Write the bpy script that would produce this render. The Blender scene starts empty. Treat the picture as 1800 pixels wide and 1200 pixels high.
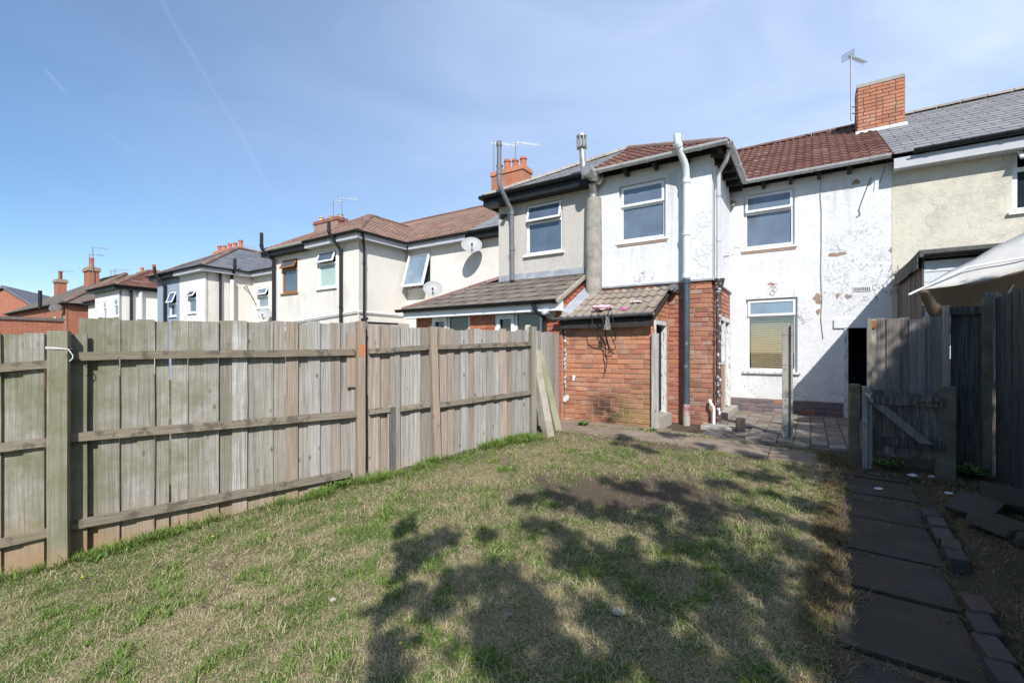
import bpy, bmesh, math, random
import numpy as np
from mathutils import Vector, Matrix
random.seed(11); rng = np.random.default_rng(5)
S = bpy.context.scene
COL = S.collection
EYE = 1.27
TH = math.atan2(800, 1219); CT, ST = math.cos(TH), math.sin(TH)
U = Vector((CT, -ST, 0)); V = Vector((ST, CT, 0)); Z = Vector((0, 0, 1))
# ------------------------------------------------------------------ camera, sky, sun, exposure
cam = bpy.data.cameras.new('camera'); camo = bpy.data.objects.new('camera', cam); COL.objects.link(camo)
camo.location = (0, 0, EYE); camo.rotation_euler = (math.radians(90), 0, 0)
cam.sensor_width = 36; cam.lens = 16; cam.shift_y = 16/1800; cam.clip_start = 0.05; cam.clip_end = 3000
S.camera = camo
SUN_T = (-0.76*U + 1.0*V - 1.05*Z).normalized()          # the way the sunlight travels
sd = -SUN_T
elev = math.asin(sd.z); azim = math.atan2(sd.x, sd.y)
w = bpy.data.worlds.new('World'); S.world = w; w.use_nodes = True
nt = w.node_tree; nt.nodes.clear()
sky = nt.nodes.new('ShaderNodeTexSky'); sky.sky_type = 'NISHITA'; sky.sun_disc = False
sky.sun_elevation = elev; sky.sun_rotation = azim; sky.air_density = 1.15; sky.dust_density = 0.05; sky.ozone_density = 5.0
bg = nt.nodes.new('ShaderNodeBackground'); bg.inputs['Strength'].default_value = 0.122
wo = nt.nodes.new('ShaderNodeOutputWorld')
tc = nt.nodes.new('ShaderNodeTexCoord')
# thin high cloud: a veil thicker towards the right hand side of the street, streaks of cirrus everywhere
mp = nt.nodes.new('ShaderNodeMapping'); mp.inputs['Scale'].default_value = (1.2, 2.6, 5.0); mp.inputs['Rotation'].default_value = (0.1, 0.5, 0.6)
nz = nt.nodes.new('ShaderNodeTexNoise'); nz.inputs['Scale'].default_value = 1.3; nz.inputs['Detail'].default_value = 7; nz.inputs['Roughness'].default_value = 0.55; nz.inputs['Distortion'].default_value = 0.6
dt = nt.nodes.new('ShaderNodeVectorMath'); dt.operation = 'DOT_PRODUCT'; dt.inputs[1].default_value = (0.93, 0.15, 0.12)
mr = nt.nodes.new('ShaderNodeMapRange'); mr.inputs[1].default_value = -0.75; mr.inputs[2].default_value = 0.75; mr.inputs[3].default_value = 0.0; mr.inputs[4].default_value = 0.85
nr = nt.nodes.new('ShaderNodeMapRange'); nr.inputs[1].default_value = 0.35; nr.inputs[2].default_value = 0.72; nr.inputs[3].default_value = 0.82; nr.inputs[4].default_value = 1.25
mm = nt.nodes.new('ShaderNodeMath'); mm.operation = 'MULTIPLY'; mm.use_clamp = True
mx = nt.nodes.new('ShaderNodeMix'); mx.data_type = 'RGBA'; mx.inputs[7].default_value = (4.7, 5.75, 7.7, 1)
L = nt.links.new
L(tc.outputs['Generated'], mp.inputs[0]); L(mp.outputs[0], nz.inputs[0]); L(tc.outputs['Generated'], dt.inputs[0])
L(dt.outputs['Value'], mr.inputs[0]); L(nz.outputs[0], nr.inputs[0]); L(mr.outputs[0], mm.inputs[0]); L(nr.outputs[0], mm.inputs[1])
def trail(p0, p1, wd, amt, prev):
    a_, b_ = [Vector(((x-900)/800, 1, (616-y)/800)).normalized() for x, y in (p0, p1)]; nn = a_.cross(b_).normalized(); md = (a_+b_).normalized(); half = a_.angle(md)
    d1 = nt.nodes.new('ShaderNodeVectorMath'); d1.operation = 'DOT_PRODUCT'; d1.inputs[1].default_value = nn
    wv = nt.nodes.new('ShaderNodeMath'); wv.operation = 'MULTIPLY_ADD'; wv.inputs[1].default_value = wd*5; L(nz.outputs[0], wv.inputs[0]); wv.inputs[2].default_value = -wd*2.5
    ad = nt.nodes.new('ShaderNodeMath'); ad.operation = 'ADD'; ab = nt.nodes.new('ShaderNodeMath'); ab.operation = 'ABSOLUTE'
    m1 = nt.nodes.new('ShaderNodeMapRange'); m1.interpolation_type = 'SMOOTHSTEP'; m1.inputs[1].default_value = 0; m1.inputs[2].default_value = wd; m1.inputs[3].default_value = amt; m1.inputs[4].default_value = 0
    d2 = nt.nodes.new('ShaderNodeVectorMath'); d2.operation = 'DOT_PRODUCT'; d2.inputs[1].default_value = md
    m2 = nt.nodes.new('ShaderNodeMapRange'); m2.interpolation_type = 'SMOOTHSTEP'; m2.inputs[1].default_value = math.cos(half*1.15); m2.inputs[2].default_value = math.cos(half*.7)
    mu = nt.nodes.new('ShaderNodeMath'); mu.operation = 'MULTIPLY'; su = nt.nodes.new('ShaderNodeMath'); su.operation = 'ADD'; su.use_clamp = True
    nv = nt.nodes.new('ShaderNodeVectorMath'); nv.operation = 'NORMALIZE'; L(tc.outputs['Generated'], nv.inputs[0])
    L(nv.outputs[0], d1.inputs[0]); L(nv.outputs[0], d2.inputs[0]); L(d1.outputs['Value'], ad.inputs[0]); L(wv.outputs[0], ad.inputs[1]); L(ad.outputs[0], ab.inputs[0]); L(ab.outputs[0], m1.inputs[0]); L(d2.outputs['Value'], m2.inputs[0])
    L(m1.outputs[0], mu.inputs[0]); L(m2.outputs[0], mu.inputs[1]); L(prev, su.inputs[0]); L(mu.outputs[0], su.inputs[1]); return su.outputs[0]
fac = trail((255, -60), (480, 345), .0055, .05, mm.outputs[0]); fac = trail((78, 120), (118, 168), .004, .08, fac); fac = trail((190, 235), (235, 275), .005, .05, fac)
L(fac, mx.inputs[0]); hs = nt.nodes.new('ShaderNodeHueSaturation'); hs.inputs['Saturation'].default_value = 1.12; L(sky.outputs[0], hs.inputs['Color']); L(hs.outputs[0], mx.inputs[6]); L(mx.outputs[2], bg.inputs[0]); L(bg.outputs[0], wo.inputs[0])
sl = bpy.data.lights.new('sun', 'SUN'); sl.energy = 4.8; sl.angle = math.radians(0.53); sl.color = (1.0, 0.97, 0.93)
slo = bpy.data.objects.new('sun', sl); COL.objects.link(slo); slo.location = (0, -8, 20)
slo.rotation_euler = SUN_T.to_track_quat('-Z', 'Y').to_euler()
S.render.engine = 'CYCLES'
S.view_settings.view_transform = 'Standard'; S.view_settings.look = 'None'; S.view_settings.exposure = 0.32; S.view_settings.gamma = 1
S.view_settings.use_curve_mapping = False

# ------------------------------------------------------------------ positions
def W(u, d, z): return u*U + d*V + z*Z
def ray(px): return (px-900)/800.0
def Pd(px, py, d):                      # point of a front wall (plane at distance d) -> (u, z)
    r = ray(px); D = d/(ST*r+CT); return CT*r*D - ST*D, EYE + (616-py)*D/800
def Pu(px, py, u):                      # point of a side wall (plane at u) -> (d, z)
    r = ray(px); d = u*(CT+r*ST)/(r*CT-ST); D = -ST*u+CT*d; return d, EYE + (616-py)*D/800
def skew(d): return .055*(np.clip(d, -3, 6)-6)          # the garden path swings slightly left towards the viewer
def gz(x, y):
    x = np.asarray(x, float); y = np.asarray(y, float)
    a = -0.064*np.clip(6.8-y, 0, 10) + 0.1*np.clip(x, -6, 0)*np.clip((9-y)/2, 0, 1)
    d = ST*x+CT*y; u = CT*x-ST*y
    bank = np.clip((u-skew(d)-.95)/0.12, 0, 1)*np.clip((6.3-d)/0.6, 0, 1)*0.09
    return a + bank
def gzf(x, y): return float(gz(x, y))
def G(px, py):                          # pixel -> ground point
    r = ray(px); D = 4.0
    for _ in range(30): D = 0.5*D + 0.5*(EYE-gzf(r*D, D))*800/(py-616)
    return Vector((r*D, D, gzf(r*D, D)))

# ------------------------------------------------------------------ noise in numpy
_tab = rng.random((256, 256))
def vnoise(x, y, s):
    x = np.asarray(x)*s+1000.3; y = np.asarray(y)*s+1000.7
    xi = np.floor(x).astype(int); yi = np.floor(y).astype(int); fx = x-xi; fy = y-yi
    fx = fx*fx*(3-2*fx); fy = fy*fy*(3-2*fy)
    t = lambda a, b: _tab[a % 256, b % 256]
    return (t(xi, yi)*(1-fx)+t(xi+1, yi)*fx)*(1-fy)+(t(xi, yi+1)*(1-fx)+t(xi+1, yi+1)*fx)*fy
def fbm(x, y, s, o=4):
    v = 0; a = 0.5; n = 0
    for k in range(o): v = v+a*vnoise(x+k*7.1, y-k*3.3, s); n += a; a *= 0.5; s *= 2.03
    return v/n

# ------------------------------------------------------------------ materials
class NT:
    def __init__(s, name):
        s.m = bpy.data.materials.new(name); s.m.use_nodes = True; s.t = s.m.node_tree; s.t.nodes.clear()
        s.out = s.t.nodes.new('ShaderNodeOutputMaterial'); s.b = s.t.nodes.new('ShaderNodeBsdfPrincipled')
        s.t.links.new(s.b.outputs[0], s.out.inputs[0]); s.pos = s.node('ShaderNodeNewGeometry').outputs['Position']
    def node(s, k): return s.t.nodes.new(k)
    def set(s, sock, v):
        if hasattr(v, 'is_output') or isinstance(v, bpy.types.NodeSocket): s.t.links.new(v, sock)
        else:
            if isinstance(v, tuple) and len(v) == 3 and sock.type == 'RGBA': v = v+(1,)
            sock.default_value = v
    def map(s, v, sc=(1, 1, 1), rot=(0, 0, 0)):
        n = s.node('ShaderNodeMapping'); s.set(n.inputs[0], v); n.inputs['Scale'].default_value = sc; n.inputs['Rotation'].default_value = rot; return n.outputs[0]
    def noise(s, sc, det=4, rough=0.55, vec=None, dist=0.0):
        n = s.node('ShaderNodeTexNoise'); s.set(n.inputs['Vector'], vec if vec is not None else s.pos)
        n.inputs['Scale'].default_value = sc; n.inputs['Detail'].default_value = det; n.inputs['Roughness'].default_value = rough; n.inputs['Distortion'].default_value = dist
        return n.outputs[0]
    def vor(s, sc, feature='DISTANCE_TO_EDGE', vec=None, out=0):
        n = s.node('ShaderNodeTexVoronoi'); n.feature = feature; s.set(n.inputs['Vector'], vec if vec is not None else s.pos); n.inputs['Scale'].default_value = sc; return n.outputs[out]
    def rng(s, v, a, b, c=0.0, d=1.0):
        n = s.node('ShaderNodeMapRange'); s.set(n.inputs[0], v); n.inputs[1].default_value = a; n.inputs[2].default_value = b; n.inputs[3].default_value = c; n.inputs[4].default_value = d; return n.outputs[0]
    def math(s, op, a, b=0.0, clamp=False):
        n = s.node('ShaderNodeMath'); n.operation = op; n.use_clamp = clamp; s.set(n.inputs[0], a); s.set(n.inputs[1], b); return n.outputs[0]
    def mix(s, f, a, b, mode='MIX'):
        n = s.node('ShaderNodeMix'); n.data_type = 'RGBA'; n.blend_type = mode; s.set(n.inputs[0], f); s.set(n.inputs[6], a); s.set(n.inputs[7], b); return n.outputs[2]
    def ramp(s, v, stops, interp='LINEAR'):
        n = s.node('ShaderNodeValToRGB'); n.color_ramp.interpolation = interp; s.set(n.inputs[0], v); e = n.color_ramp.elements
        while len(e) < len(stops): e.new(0.5)
        for q, (p, c) in zip(e, stops): q.position = p; q.color = c+(1,)
        return n.outputs[0]
    def rand(s): return s.node('ShaderNodeObjectInfo').outputs['Random']
    def bump(s, h, st=0.3, dist=0.01):
        n = s.node('ShaderNodeBump'); n.inputs['Strength'].default_value = st; n.inputs['Distance'].default_value = dist; s.set(n.inputs['Height'], h); s.t.links.new(n.outputs[0], s.b.inputs['Normal'])
    def fin(s, col, rough=0.8, spec=0.3, metal=0.0):
        s.set(s.b.inputs['Base Color'], col); s.set(s.b.inputs['Roughness'], rough); s.b.inputs['Specular IOR Level'].default_value = spec; s.b.inputs['Metallic'].default_value = metal; return s.m
def spot(n, p, r0, r1):                 # 1 inside, 0 outside a ball round p
    v = n.node('ShaderNodeVectorMath'); v.operation = 'DISTANCE'; n.set(v.inputs[0], n.pos); v.inputs[1].default_value = tuple(p)
    return n.rng(v.outputs['Value'], r0, r1, 1, 0)
def simple(name, c1, c2=None, sc=8, rough=0.7, spec=0.3, bump=0.0, bsc=60, metal=0.0, var=0.0, grime=None, gs=3, gt=(0.5, 0.8), bd=0.006):
    n = NT(name); c = c1
    if c2: c = n.mix(n.rng(n.noise(sc, 6, 0.62), 0.32, 0.68), c1, c2)
    if var: c = n.mix(1.0, c, n.ramp(n.rand(), [(0, (1-var,)*3), (1, (1+0*var,)*3)]), 'MULTIPLY')
    if grime: c = n.mix(n.rng(n.noise(gs, 8, 0.65), gt[0], gt[1]), c, grime)
    if bump: n.bump(n.noise(bsc, 4), bump, bd)
    return n.fin(c, rough, spec, metal)
def zspot(n, p, hw, z0, z1):             # a damp run: narrow band that fades from height z1 down to z0
    a = n.node('ShaderNodeVectorMath'); a.operation = 'DOT_PRODUCT'; n.set(a.inputs[0], n.pos); a.inputs[1].default_value = tuple(U)
    x = n.math('ABSOLUTE', n.math('SUBTRACT', a.outputs['Value'], p)); sz = n.node('ShaderNodeSeparateXYZ'); n.set(sz.inputs[0], n.pos)
    return n.math('MULTIPLY', n.math('MULTIPLY', n.rng(x, hw*.6, hw, 1, 0), n.rng(sz.outputs[2], z0, z1, 0, 1)), n.rng(sz.outputs[2], z1, z1+.03, 1, 0))
def render_mat(name, base, alt, grime, crack=0.0, gs=1.2, gt=(0.52, 0.8), pebble=0.0, mould=None, streak=0.5, runs=()):
    n = NT(name)
    c = n.mix(n.rng(n.noise(0.9, 6, 0.6), 0.35, 0.65), base, alt)
    c = n.mix(n.rng(n.noise(gs, 9, 0.72), gt[0], gt[1], 0, 0.75), c, grime)
    # rain streaks running down the wall
    st = n.noise(1.0, 5, 0.6, n.map(n.pos, (7, 7, 0.5)))
    c = n.mix(n.rng(st, 0.55, 0.8, 0, 0.35*streak), c, grime)
    # speckled dirt
    c = n.mix(n.rng(n.noise(38, 5, 0.7), 0.64, 0.78, 0, 0.45), c, grime)
    h = n.noise(22, 6, 0.6)
    if pebble:
        pv = n.vor(95, 'F1'); c = n.mix(n.rng(pv, 0.25, 0.6, 0, pebble), c, tuple(x*0.45 for x in base)); h = n.math('SUBTRACT', h, pv)
        c = n.mix(n.rng(n.noise(120, 3), 0.55, 0.7, 0, 0.35), c, (0.62, 0.58, 0.5))
    if crack:
        wv = n.node('ShaderNodeVectorMath'); wv.operation = 'ADD'; n.set(wv.inputs[0], n.pos)
        q = n.node('ShaderNodeTexNoise'); q.inputs['Scale'].default_value = 3; q.inputs['Detail'].default_value = 6; n.set(q.inputs['Vector'], n.pos)
        n.t.links.new(q.outputs['Color'], wv.inputs[1])
        e = n.vor(0.8, vec=wv.outputs[0]); on = n.rng(n.noise(1.1, 3), 0.5, 0.58)
        k = n.math('MULTIPLY', n.rng(e, 0.0, 0.007, 1, 0), on); c = n.mix(n.math('MULTIPLY', k, crack), c, (0.18, 0.16, 0.14)); h = n.math('SUBTRACT', h, k)
        # flaked paint: shallow plates
        fl = n.rng(n.noise(5, 7, 0.7), 0.5, 0.53); h = n.math('ADD', h, n.math('MULTIPLY', fl, 0.35))
    if mould:
        for p, r, a in mould:
            k = n.math('MULTIPLY', n.math('MULTIPLY', spot(n, p, r*0.2, r), n.rng(n.noise(17, 9, 0.85), 0.49, 0.63)), n.rng(n.noise(3.3, 4), .36, .54)); c = n.mix(n.math('MULTIPLY', k, a), c, (0.12, 0.12, 0.115))
    for p, hw, z0, z1 in runs:
        k = n.math('MULTIPLY', zspot(n, p, hw, z0, z1), n.rng(n.noise(1.0, 6, .7, n.map(n.pos, (16, 16, .8))), .42, .62)); c = n.mix(n.math('MULTIPLY', k, .4), c, tuple(x*.75 for x in grime))
    sz = n.node('ShaderNodeSeparateXYZ'); n.set(sz.inputs[0], n.pos)
    c = n.mix(n.math('MULTIPLY', n.rng(sz.outputs[2], .3, .9, 1, 0), n.rng(n.noise(2.5, 7, .7), .4, .7, 0, .4)), c, grime)
    n.bump(h, 0.55, 0.012)
    return n.fin(c, 0.88, 0.2)
def brick_mat(name, stops, soot=None, wash=None, paint=None):
    n = NT(name); c = n.ramp(n.rand(), stops)
    c = n.mix(n.rng(n.noise(30, 6, 0.7), 0.35, 0.75, 0, 0.45), c, (0.23, 0.115, 0.075))
    c = n.mix(n.rng(n.noise(2.3, 5, 0.6), 0.55, 0.8, 0, 0.5), c, (0.52, 0.42, 0.33)); c = n.mix(n.rng(n.noise(1.7, 7, 0.75), 0.45, 0.7, 0, 0.55), c, (0.2, 0.11, 0.08))
    c = n.mix(n.rng(n.noise(75, 3, 0.7), 0.62, 0.74, 0, 0.5), c, (0.09, 0.055, 0.045))
    for p, r, a, col in (soot or []): c = n.mix(n.math('MULTIPLY', spot(n, p, r*0.15, r), n.rng(n.noise(5, 6), 0.25, 0.6, 0, a)), c, col)
    n.bump(n.noise(90, 5, 0.7), 0.5, 0.006)
    return n.fin(c, 0.9, 0.2)
P_soot = [(W(-2.95, 7.48, 0.15), 0.6, 1.0, (0.03, 0.022, 0.02)), (W(-2.4, 7.48, 0.15), 0.6, 0.6, (0.22, 0.2, 0.05)), (W(-2.3, 7.48, 0.8), 0.5, 0.35, (0.15, 0.08, 0.05))]
ORANGE = [(0, (0.36, 0.145, 0.09)), (0.2, (0.46, 0.19, 0.11)), (0.45, (0.54, 0.235, 0.13)), (0.7, (0.58, 0.26, 0.14)), (0.84, (0.47, 0.22, 0.13)), (0.93, (0.36, 0.18, 0.125)), (1, (0.56, 0.31, 0.19))]
RED = [(0, (0.28, 0.11, 0.075)), (0.3, (0.39, 0.15, 0.10)), (0.6, (0.48, 0.19, 0.12)), (0.8, (0.44, 0.24, 0.18)), (1, (0.42, 0.3, 0.25))]
M = {}
M['white'] = render_mat('white_painted_render', (0.72, 0.722, 0.725), (0.66, 0.665, 0.67), (0.42, 0.4, 0.38), crack=0.9, gt=(0.6, 0.9), streak=0.5,
    mould=[(W(0.55, 10.66, 3.05), 0.75, 0.7), (W(1.0, 10.66, 2.75), 0.5, 0.7), (W(0.6, 10.66, 2.3), 0.55, 0.6), (W(-1.62, 8.48, 3.4), 0.55, 0.7), (W(-1.5, 8.48, 2.9), 0.5, 0.6), (W(0.1, 10.66, 0.6), 0.8, 0.35), (W(-0.2, 10.66, 2.0), 0.5, 0.35), (W(-1.9, 8.48, 2.5), 0.4, 0.5), (W(-3.3, 8.48, 2.55), 0.5, 0.4), (W(.75, 10.66, 3.3), 0.5, 0.8), (W(0.35, 10.66, 2.5), 0.4, 0.8)],
    runs=[(-2.95, .55, 2.6, 3.2), (-.85, .6, 2.3, 3.1), (-.75, .6, .3, .95), (-2.1, .12, 2.5, 4.5), (.9, .3, .3, 1.6), (.5, .25, 2.6, 4.5)])
M['cream'] = render_mat('cream_painted_render', (0.74, 0.70, 0.635), (0.68, 0.64, 0.58), (0.44, 0.39, 0.33), gt=(0.5, 0.85), streak=1.0, gs=0.7,
    runs=[(-12.1, .6, 1.8, 3.3), (-14.6, .6, 1.8, 3.2), (-10.2, .5, 1.8, 3.3), (-21.5, .5, 1.8, 3.4)])
M['cream2'] = render_mat('white_smooth_render', (0.76, 0.73, 0.68), (0.70, 0.68, 0.63), (0.5, 0.46, 0.4), gt=(0.55, 0.9))
M['bluegrey'] = render_mat('blue_grey_painted_render', (0.3, 0.34, 0.42), (0.27, 0.31, 0.38), (0.2, 0.22, 0.26), gt=(0.6, 0.9))
M['yellow'] = render_mat('pale_yellow_render', (0.64, 0.595, 0.49), (0.57, 0.53, 0.44), (0.36, 0.33, 0.27), crack=0.6, gs=2.2, gt=(0.48, 0.75), streak=0.4)
M['pebble'] = render_mat('grey_pebbledash', (0.68, 0.63, 0.57), (0.62, 0.57, 0.52), (0.36, 0.33, 0.3), pebble=0.5, gt=(0.5, 0.85), streak=0.8)
M['flue'] = render_mat('rough_grey_cement', (0.36, 0.34, 0.29), (0.30, 0.28, 0.24), (0.13, 0.12, 0.11), gs=5, gt=(0.45, 0.7))
M['patch'] = simple('bare_undercoat', (0.36, 0.25, 0.19), (0.28, 0.2, 0.15), 20, 0.95, 0.1, 0.5, 70)
M['brick'] = brick_mat('old_orange_brick', ORANGE, P_soot)
M['brick2'] = brick_mat('old_red_brick', RED, [(W(-1.8, 8.48, 0.2), 0.6, 0.5, (0.2, 0.1, 0.08))])
M['brickm'] = brick_mat('machine_made_red_brick', [(0, (0.44, 0.105, 0.05)), (0.5, (0.52, 0.135, 0.06)), (1, (0.46, 0.15, 0.085))])
M['brickblue'] = brick_mat('blue_engineering_brick', [(0, (0.09, 0.1, 0.13)), (0.55, (0.14, 0.155, 0.19)), (0.75, (0.2, 0.15, 0.14)), (0.88, (0.36, 0.15, 0.09)), (1, (0.25, 0.26, 0.28))])
M['brickc'] = brick_mat('chimney_brick', [(0, (0.50, 0.2, 0.11)), (0.5, (0.58, 0.245, 0.14)), (0.85, (0.54, 0.23, 0.13)), (1, (0.42, 0.19, 0.12))])
M['mortar'] = simple('lime_mortar', (0.43, 0.34, 0.26), (0.33, 0.255, 0.2), 14, 0.95, 0.1, 0.5, 120)
M['mortard'] = simple('dark_mortar', (0.14, 0.12, 0.105), (0.2, 0.17, 0.15), 14, 0.95, 0.1, 0.4, 120)
M['mortarr'] = simple('pink_mortar', (0.46, 0.3, 0.22), (0.4, 0.26, 0.2), 14, 0.95, 0.1, 0.4, 120)
def tile_mat(name, stops, lichen, la, dark):
    n = NT(name); c = n.ramp(n.rand(), stops)
    c = n.mix(n.rng(n.noise(9, 7, 0.7), 0.45, 0.75, 0, 0.6), c, dark)
    c = n.mix(n.rng(n.noise(28, 6, 0.75), 0.58, 0.7, 0, la), c, lichen)
    n.bump(n.noise(80, 4, 0.6), 0.4, 0.005); return n.fin(c, 0.85, 0.25)
M['tile'] = tile_mat('brown_concrete_tile', [(0, (0.11, 0.048, 0.036)), (0.5, (0.15, 0.066, 0.05)), (0.92, (0.175, 0.085, 0.062)), (1, (0.22, 0.13, 0.1))], (0.34, 0.3, 0.26), 0.25, (0.075, 0.042, 0.036))
M['tile2'] = tile_mat('faded_brown_tile', [(0, (0.17, 0.105, 0.08)), (0.5, (0.22, 0.135, 0.1)), (0.97, (0.24, 0.16, 0.125)), (1, (0.4, 0.17, 0.12))], (0.36, 0.32, 0.27), 0.3, (0.11, 0.075, 0.06))
M['gtile'] = tile_mat('grey_brown_interlocking_tile', [(0, (0.15, 0.125, 0.1)), (0.5, (0.19, 0.16, 0.13)), (1, (0.23, 0.195, 0.16))], (0.34, 0.31, 0.25), 0.35, (0.085, 0.075, 0.065))
M['otile'] = tile_mat('mossy_buff_tile', [(0, (0.22, 0.18, 0.145)), (0.5, (0.27, 0.22, 0.175)), (1, (0.33, 0.27, 0.215))], (0.4, 0.37, 0.3), 0.5, (0.13, 0.11, 0.08))
M['slate'] = tile_mat('grey_slate', [(0, (0.2, 0.195, 0.2)), (0.5, (0.235, 0.23, 0.232)), (1, (0.27, 0.26, 0.26))], (0.33, 0.32, 0.3), 0.12, (0.17, 0.165, 0.168))
M['slate2'] = tile_mat('blue_grey_slate', [(0, (0.13, 0.135, 0.155)), (0.5, (0.155, 0.16, 0.18)), (1, (0.185, 0.19, 0.21))], (0.24, 0.24, 0.24), 0.15, (0.08, 0.082, 0.09))
M['ridge'] = tile_mat('ridge_tile_clay', [(0, (0.15, 0.085, 0.065)), (1, (0.24, 0.15, 0.12))], (0.42, 0.37, 0.31), 0.6, (0.12, 0.08, 0.07))
M['ridgeg'] = tile_mat('ridge_tile_grey', [(0, (0.26, 0.23, 0.2)), (1, (0.34, 0.31, 0.27))], (0.42, 0.39, 0.33), 0.5, (0.18, 0.16, 0.14))
M['upvc'] = simple('white_upvc', (0.78, 0.79, 0.8), (0.72, 0.73, 0.73), 5, 0.35, 0.5, grime=(0.5, 0.49, 0.46), gs=7, gt=(0.6, 0.95))
M['upvcy'] = simple('weathered_grey_white_plastic', (0.56, 0.57, 0.565), (0.47, 0.48, 0.48), 3, 0.5, 0.4, grime=(0.3, 0.3, 0.28), gs=6, gt=(0.55, 0.85))
M['mint'] = simple('pale_green_white_pipe_paint', (0.68, 0.73, 0.71), (0.62, 0.67, 0.65), 4, 0.45, 0.4, grime=(0.4, 0.42, 0.4), gs=9, gt=(0.6, 0.85))
M['black'] = simple('black_plastic', (0.011, 0.012, 0.014), (0.02, 0.021, 0.023), 6, 0.5, 0.3, grime=(0.08, 0.08, 0.08), gs=14, gt=(0.62, 0.85))
M['navy'] = simple('blue_black_flaking_pipe_paint', (0.035, 0.052, 0.072), (0.06, 0.085, 0.105), 3, 0.45, 0.5, grime=(0.35, 0.4, 0.43), gs=13, gt=(0.62, 0.72))
M['iron'] = simple('rusty_painted_cast_iron', (0.05, 0.042, 0.04), (0.12, 0.08, 0.06), 8, 0.6, 0.4, 0.4, 60, grime=(0.6, 0.6, 0.62), gs=16, gt=(0.55, 0.6))
M['maroon'] = simple('flaking_maroon_paint', (0.28, 0.06, 0.07), (0.5, 0.42, 0.42), 9, 0.6, 0.4)
M['greypipe'] = simple('grey_plastic_pipe', (0.13, 0.135, 0.145), (0.17, 0.175, 0.185), 5, 0.45, 0.4, grime=(0.45, 0.45, 0.44), gs=12, gt=(0.6, 0.8))
M['metal'] = simple('dull_galvanised_metal', (0.5, 0.49, 0.46), (0.36, 0.35, 0.32), 9, 0.45, 0.5, metal=0.6, grime=(0.25, 0.22, 0.18), gs=10, gt=(0.5, 0.8))
M['steel'] = simple('aerial_metal', (0.22, 0.19, 0.19), (0.3, 0.22, 0.2), 4, 0.5, 0.5, metal=0.4)
M['lead'] = simple('lead_flashing', (0.34, 0.36, 0.39), (0.25, 0.27, 0.3), 6, 0.6, 0.4, 0.4, 20, grime=(0.55, 0.55, 0.54), gs=4, gt=(0.5, 0.8))
M['pot'] = simple('terracotta_pot', (0.5, 0.17, 0.09), (0.4, 0.14, 0.08), 6, 0.8, 0.2)
M['potp'] = simple('pale_buff_pot', (0.56, 0.42, 0.3), (0.45, 0.33, 0.24), 6, 0.8, 0.2)
M['brownwood'] = simple('varnished_brown_frame', (0.3, 0.13, 0.045), (0.24, 0.1, 0.035), 9, 0.4, 0.5)
M['rafter'] = simple('blackened_rafter_wood', (0.03, 0.026, 0.024), (0.05, 0.042, 0.036), 14, 0.85, 0.2, 0.4)
M['soffit'] = simple('grey_white_fascia', (0.5, 0.505, 0.53), (0.43, 0.44, 0.46), 4, 0.5, 0.3)
M['dish'] = simple('grey_dish_metal', (0.38, 0.385, 0.38), (0.32, 0.325, 0.32), 12, 0.5, 0.4)
M['dishd'] = simple('dark_dish_mesh', (0.1, 0.085, 0.085), (0.13, 0.11, 0.11), 12, 0.6, 0.3)
M['curtain'] = simple('white_net_curtain', (0.62, 0.63, 0.62), (0.5, 0.52, 0.52), 4, 0.9, 0.1)
M['curtaing'] = simple('pale_green_curtain', (0.4, 0.52, 0.48), (0.34, 0.45, 0.42), 4, 0.9, 0.1)
M['redcloth'] = simple('red_curtain', (0.4, 0.06, 0.05), (0.3, 0.12, 0.06), 9, 0.9, 0.1)
M['blind'] = simple('wooden_venetian_blind', (0.55, 0.4, 0.22), (0.45, 0.32, 0.18), 6, 0.6, 0.3)
M['inside'] = simple('dark_interior', (0.02, 0.022, 0.026), rough=0.95, spec=0.05)
M['felt'] = simple('black_roof_felt', (0.085, 0.085, 0.082), (0.13, 0.13, 0.12), 22, 0.95, 0.15, 0.7, 130, grime=(0.2, 0.2, 0.18), gs=50, gt=(0.6, 0.75))
M['greyboard'] = simple('grey_white_shiplap', (0.66, 0.7, 0.72), (0.58, 0.62, 0.65), 3, 0.5, 0.3)
M['rubber'] = simple('black_cable', (0.02, 0.02, 0.02), rough=0.5)
M['pink'] = simple('faded_pink_cloth', (0.7, 0.42, 0.46), (0.62, 0.5, 0.5), 14, 0.95, 0.1)
M['hotpink'] = simple('bright_pink_plastic', (0.8, 0.12, 0.4), rough=0.5)
M['rope'] = simple('white_nylon_cord', (0.75, 0.75, 0.73), rough=0.7)
M['paper'] = simple('crumpled_white_paper', (0.72, 0.72, 0.72), (0.6, 0.6, 0.6), 20, 0.9, 0.1)
M['yellowf'] = simple('yellow_petal', (0.85, 0.5, 0.02), rough=0.6)
def conc(name, a, b, c, moss=None, bs=0.5):
    n = NT(name); k = n.mix(n.rng(n.noise(5, 8, 0.7), 0.35, 0.65), a, b)
    k = n.mix(n.rng(n.noise(70, 4, 0.7), 0.55, 0.72, 0, 0.7), k, c)
    k = n.mix(n.rng(n.noise(1.7, 6, 0.6), 0.5, 0.75, 0, 0.6), k, c)
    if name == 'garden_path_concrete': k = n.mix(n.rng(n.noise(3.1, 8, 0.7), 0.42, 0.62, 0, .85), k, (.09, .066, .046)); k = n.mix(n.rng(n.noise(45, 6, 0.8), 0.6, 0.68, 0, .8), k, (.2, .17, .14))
    if moss: k = n.mix(n.rng(n.noise(3.5, 8, 0.7), 0.45, 0.65, 0, 0.8), k, moss)
    n.bump(n.noise(110, 6, 0.7), bs, 0.008); return n.fin(k, 0.92, 0.2)
M['concrete'] = conc('weathered_concrete', (0.40, 0.38, 0.33), (0.33, 0.31, 0.27), (0.17, 0.155, 0.13))
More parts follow.
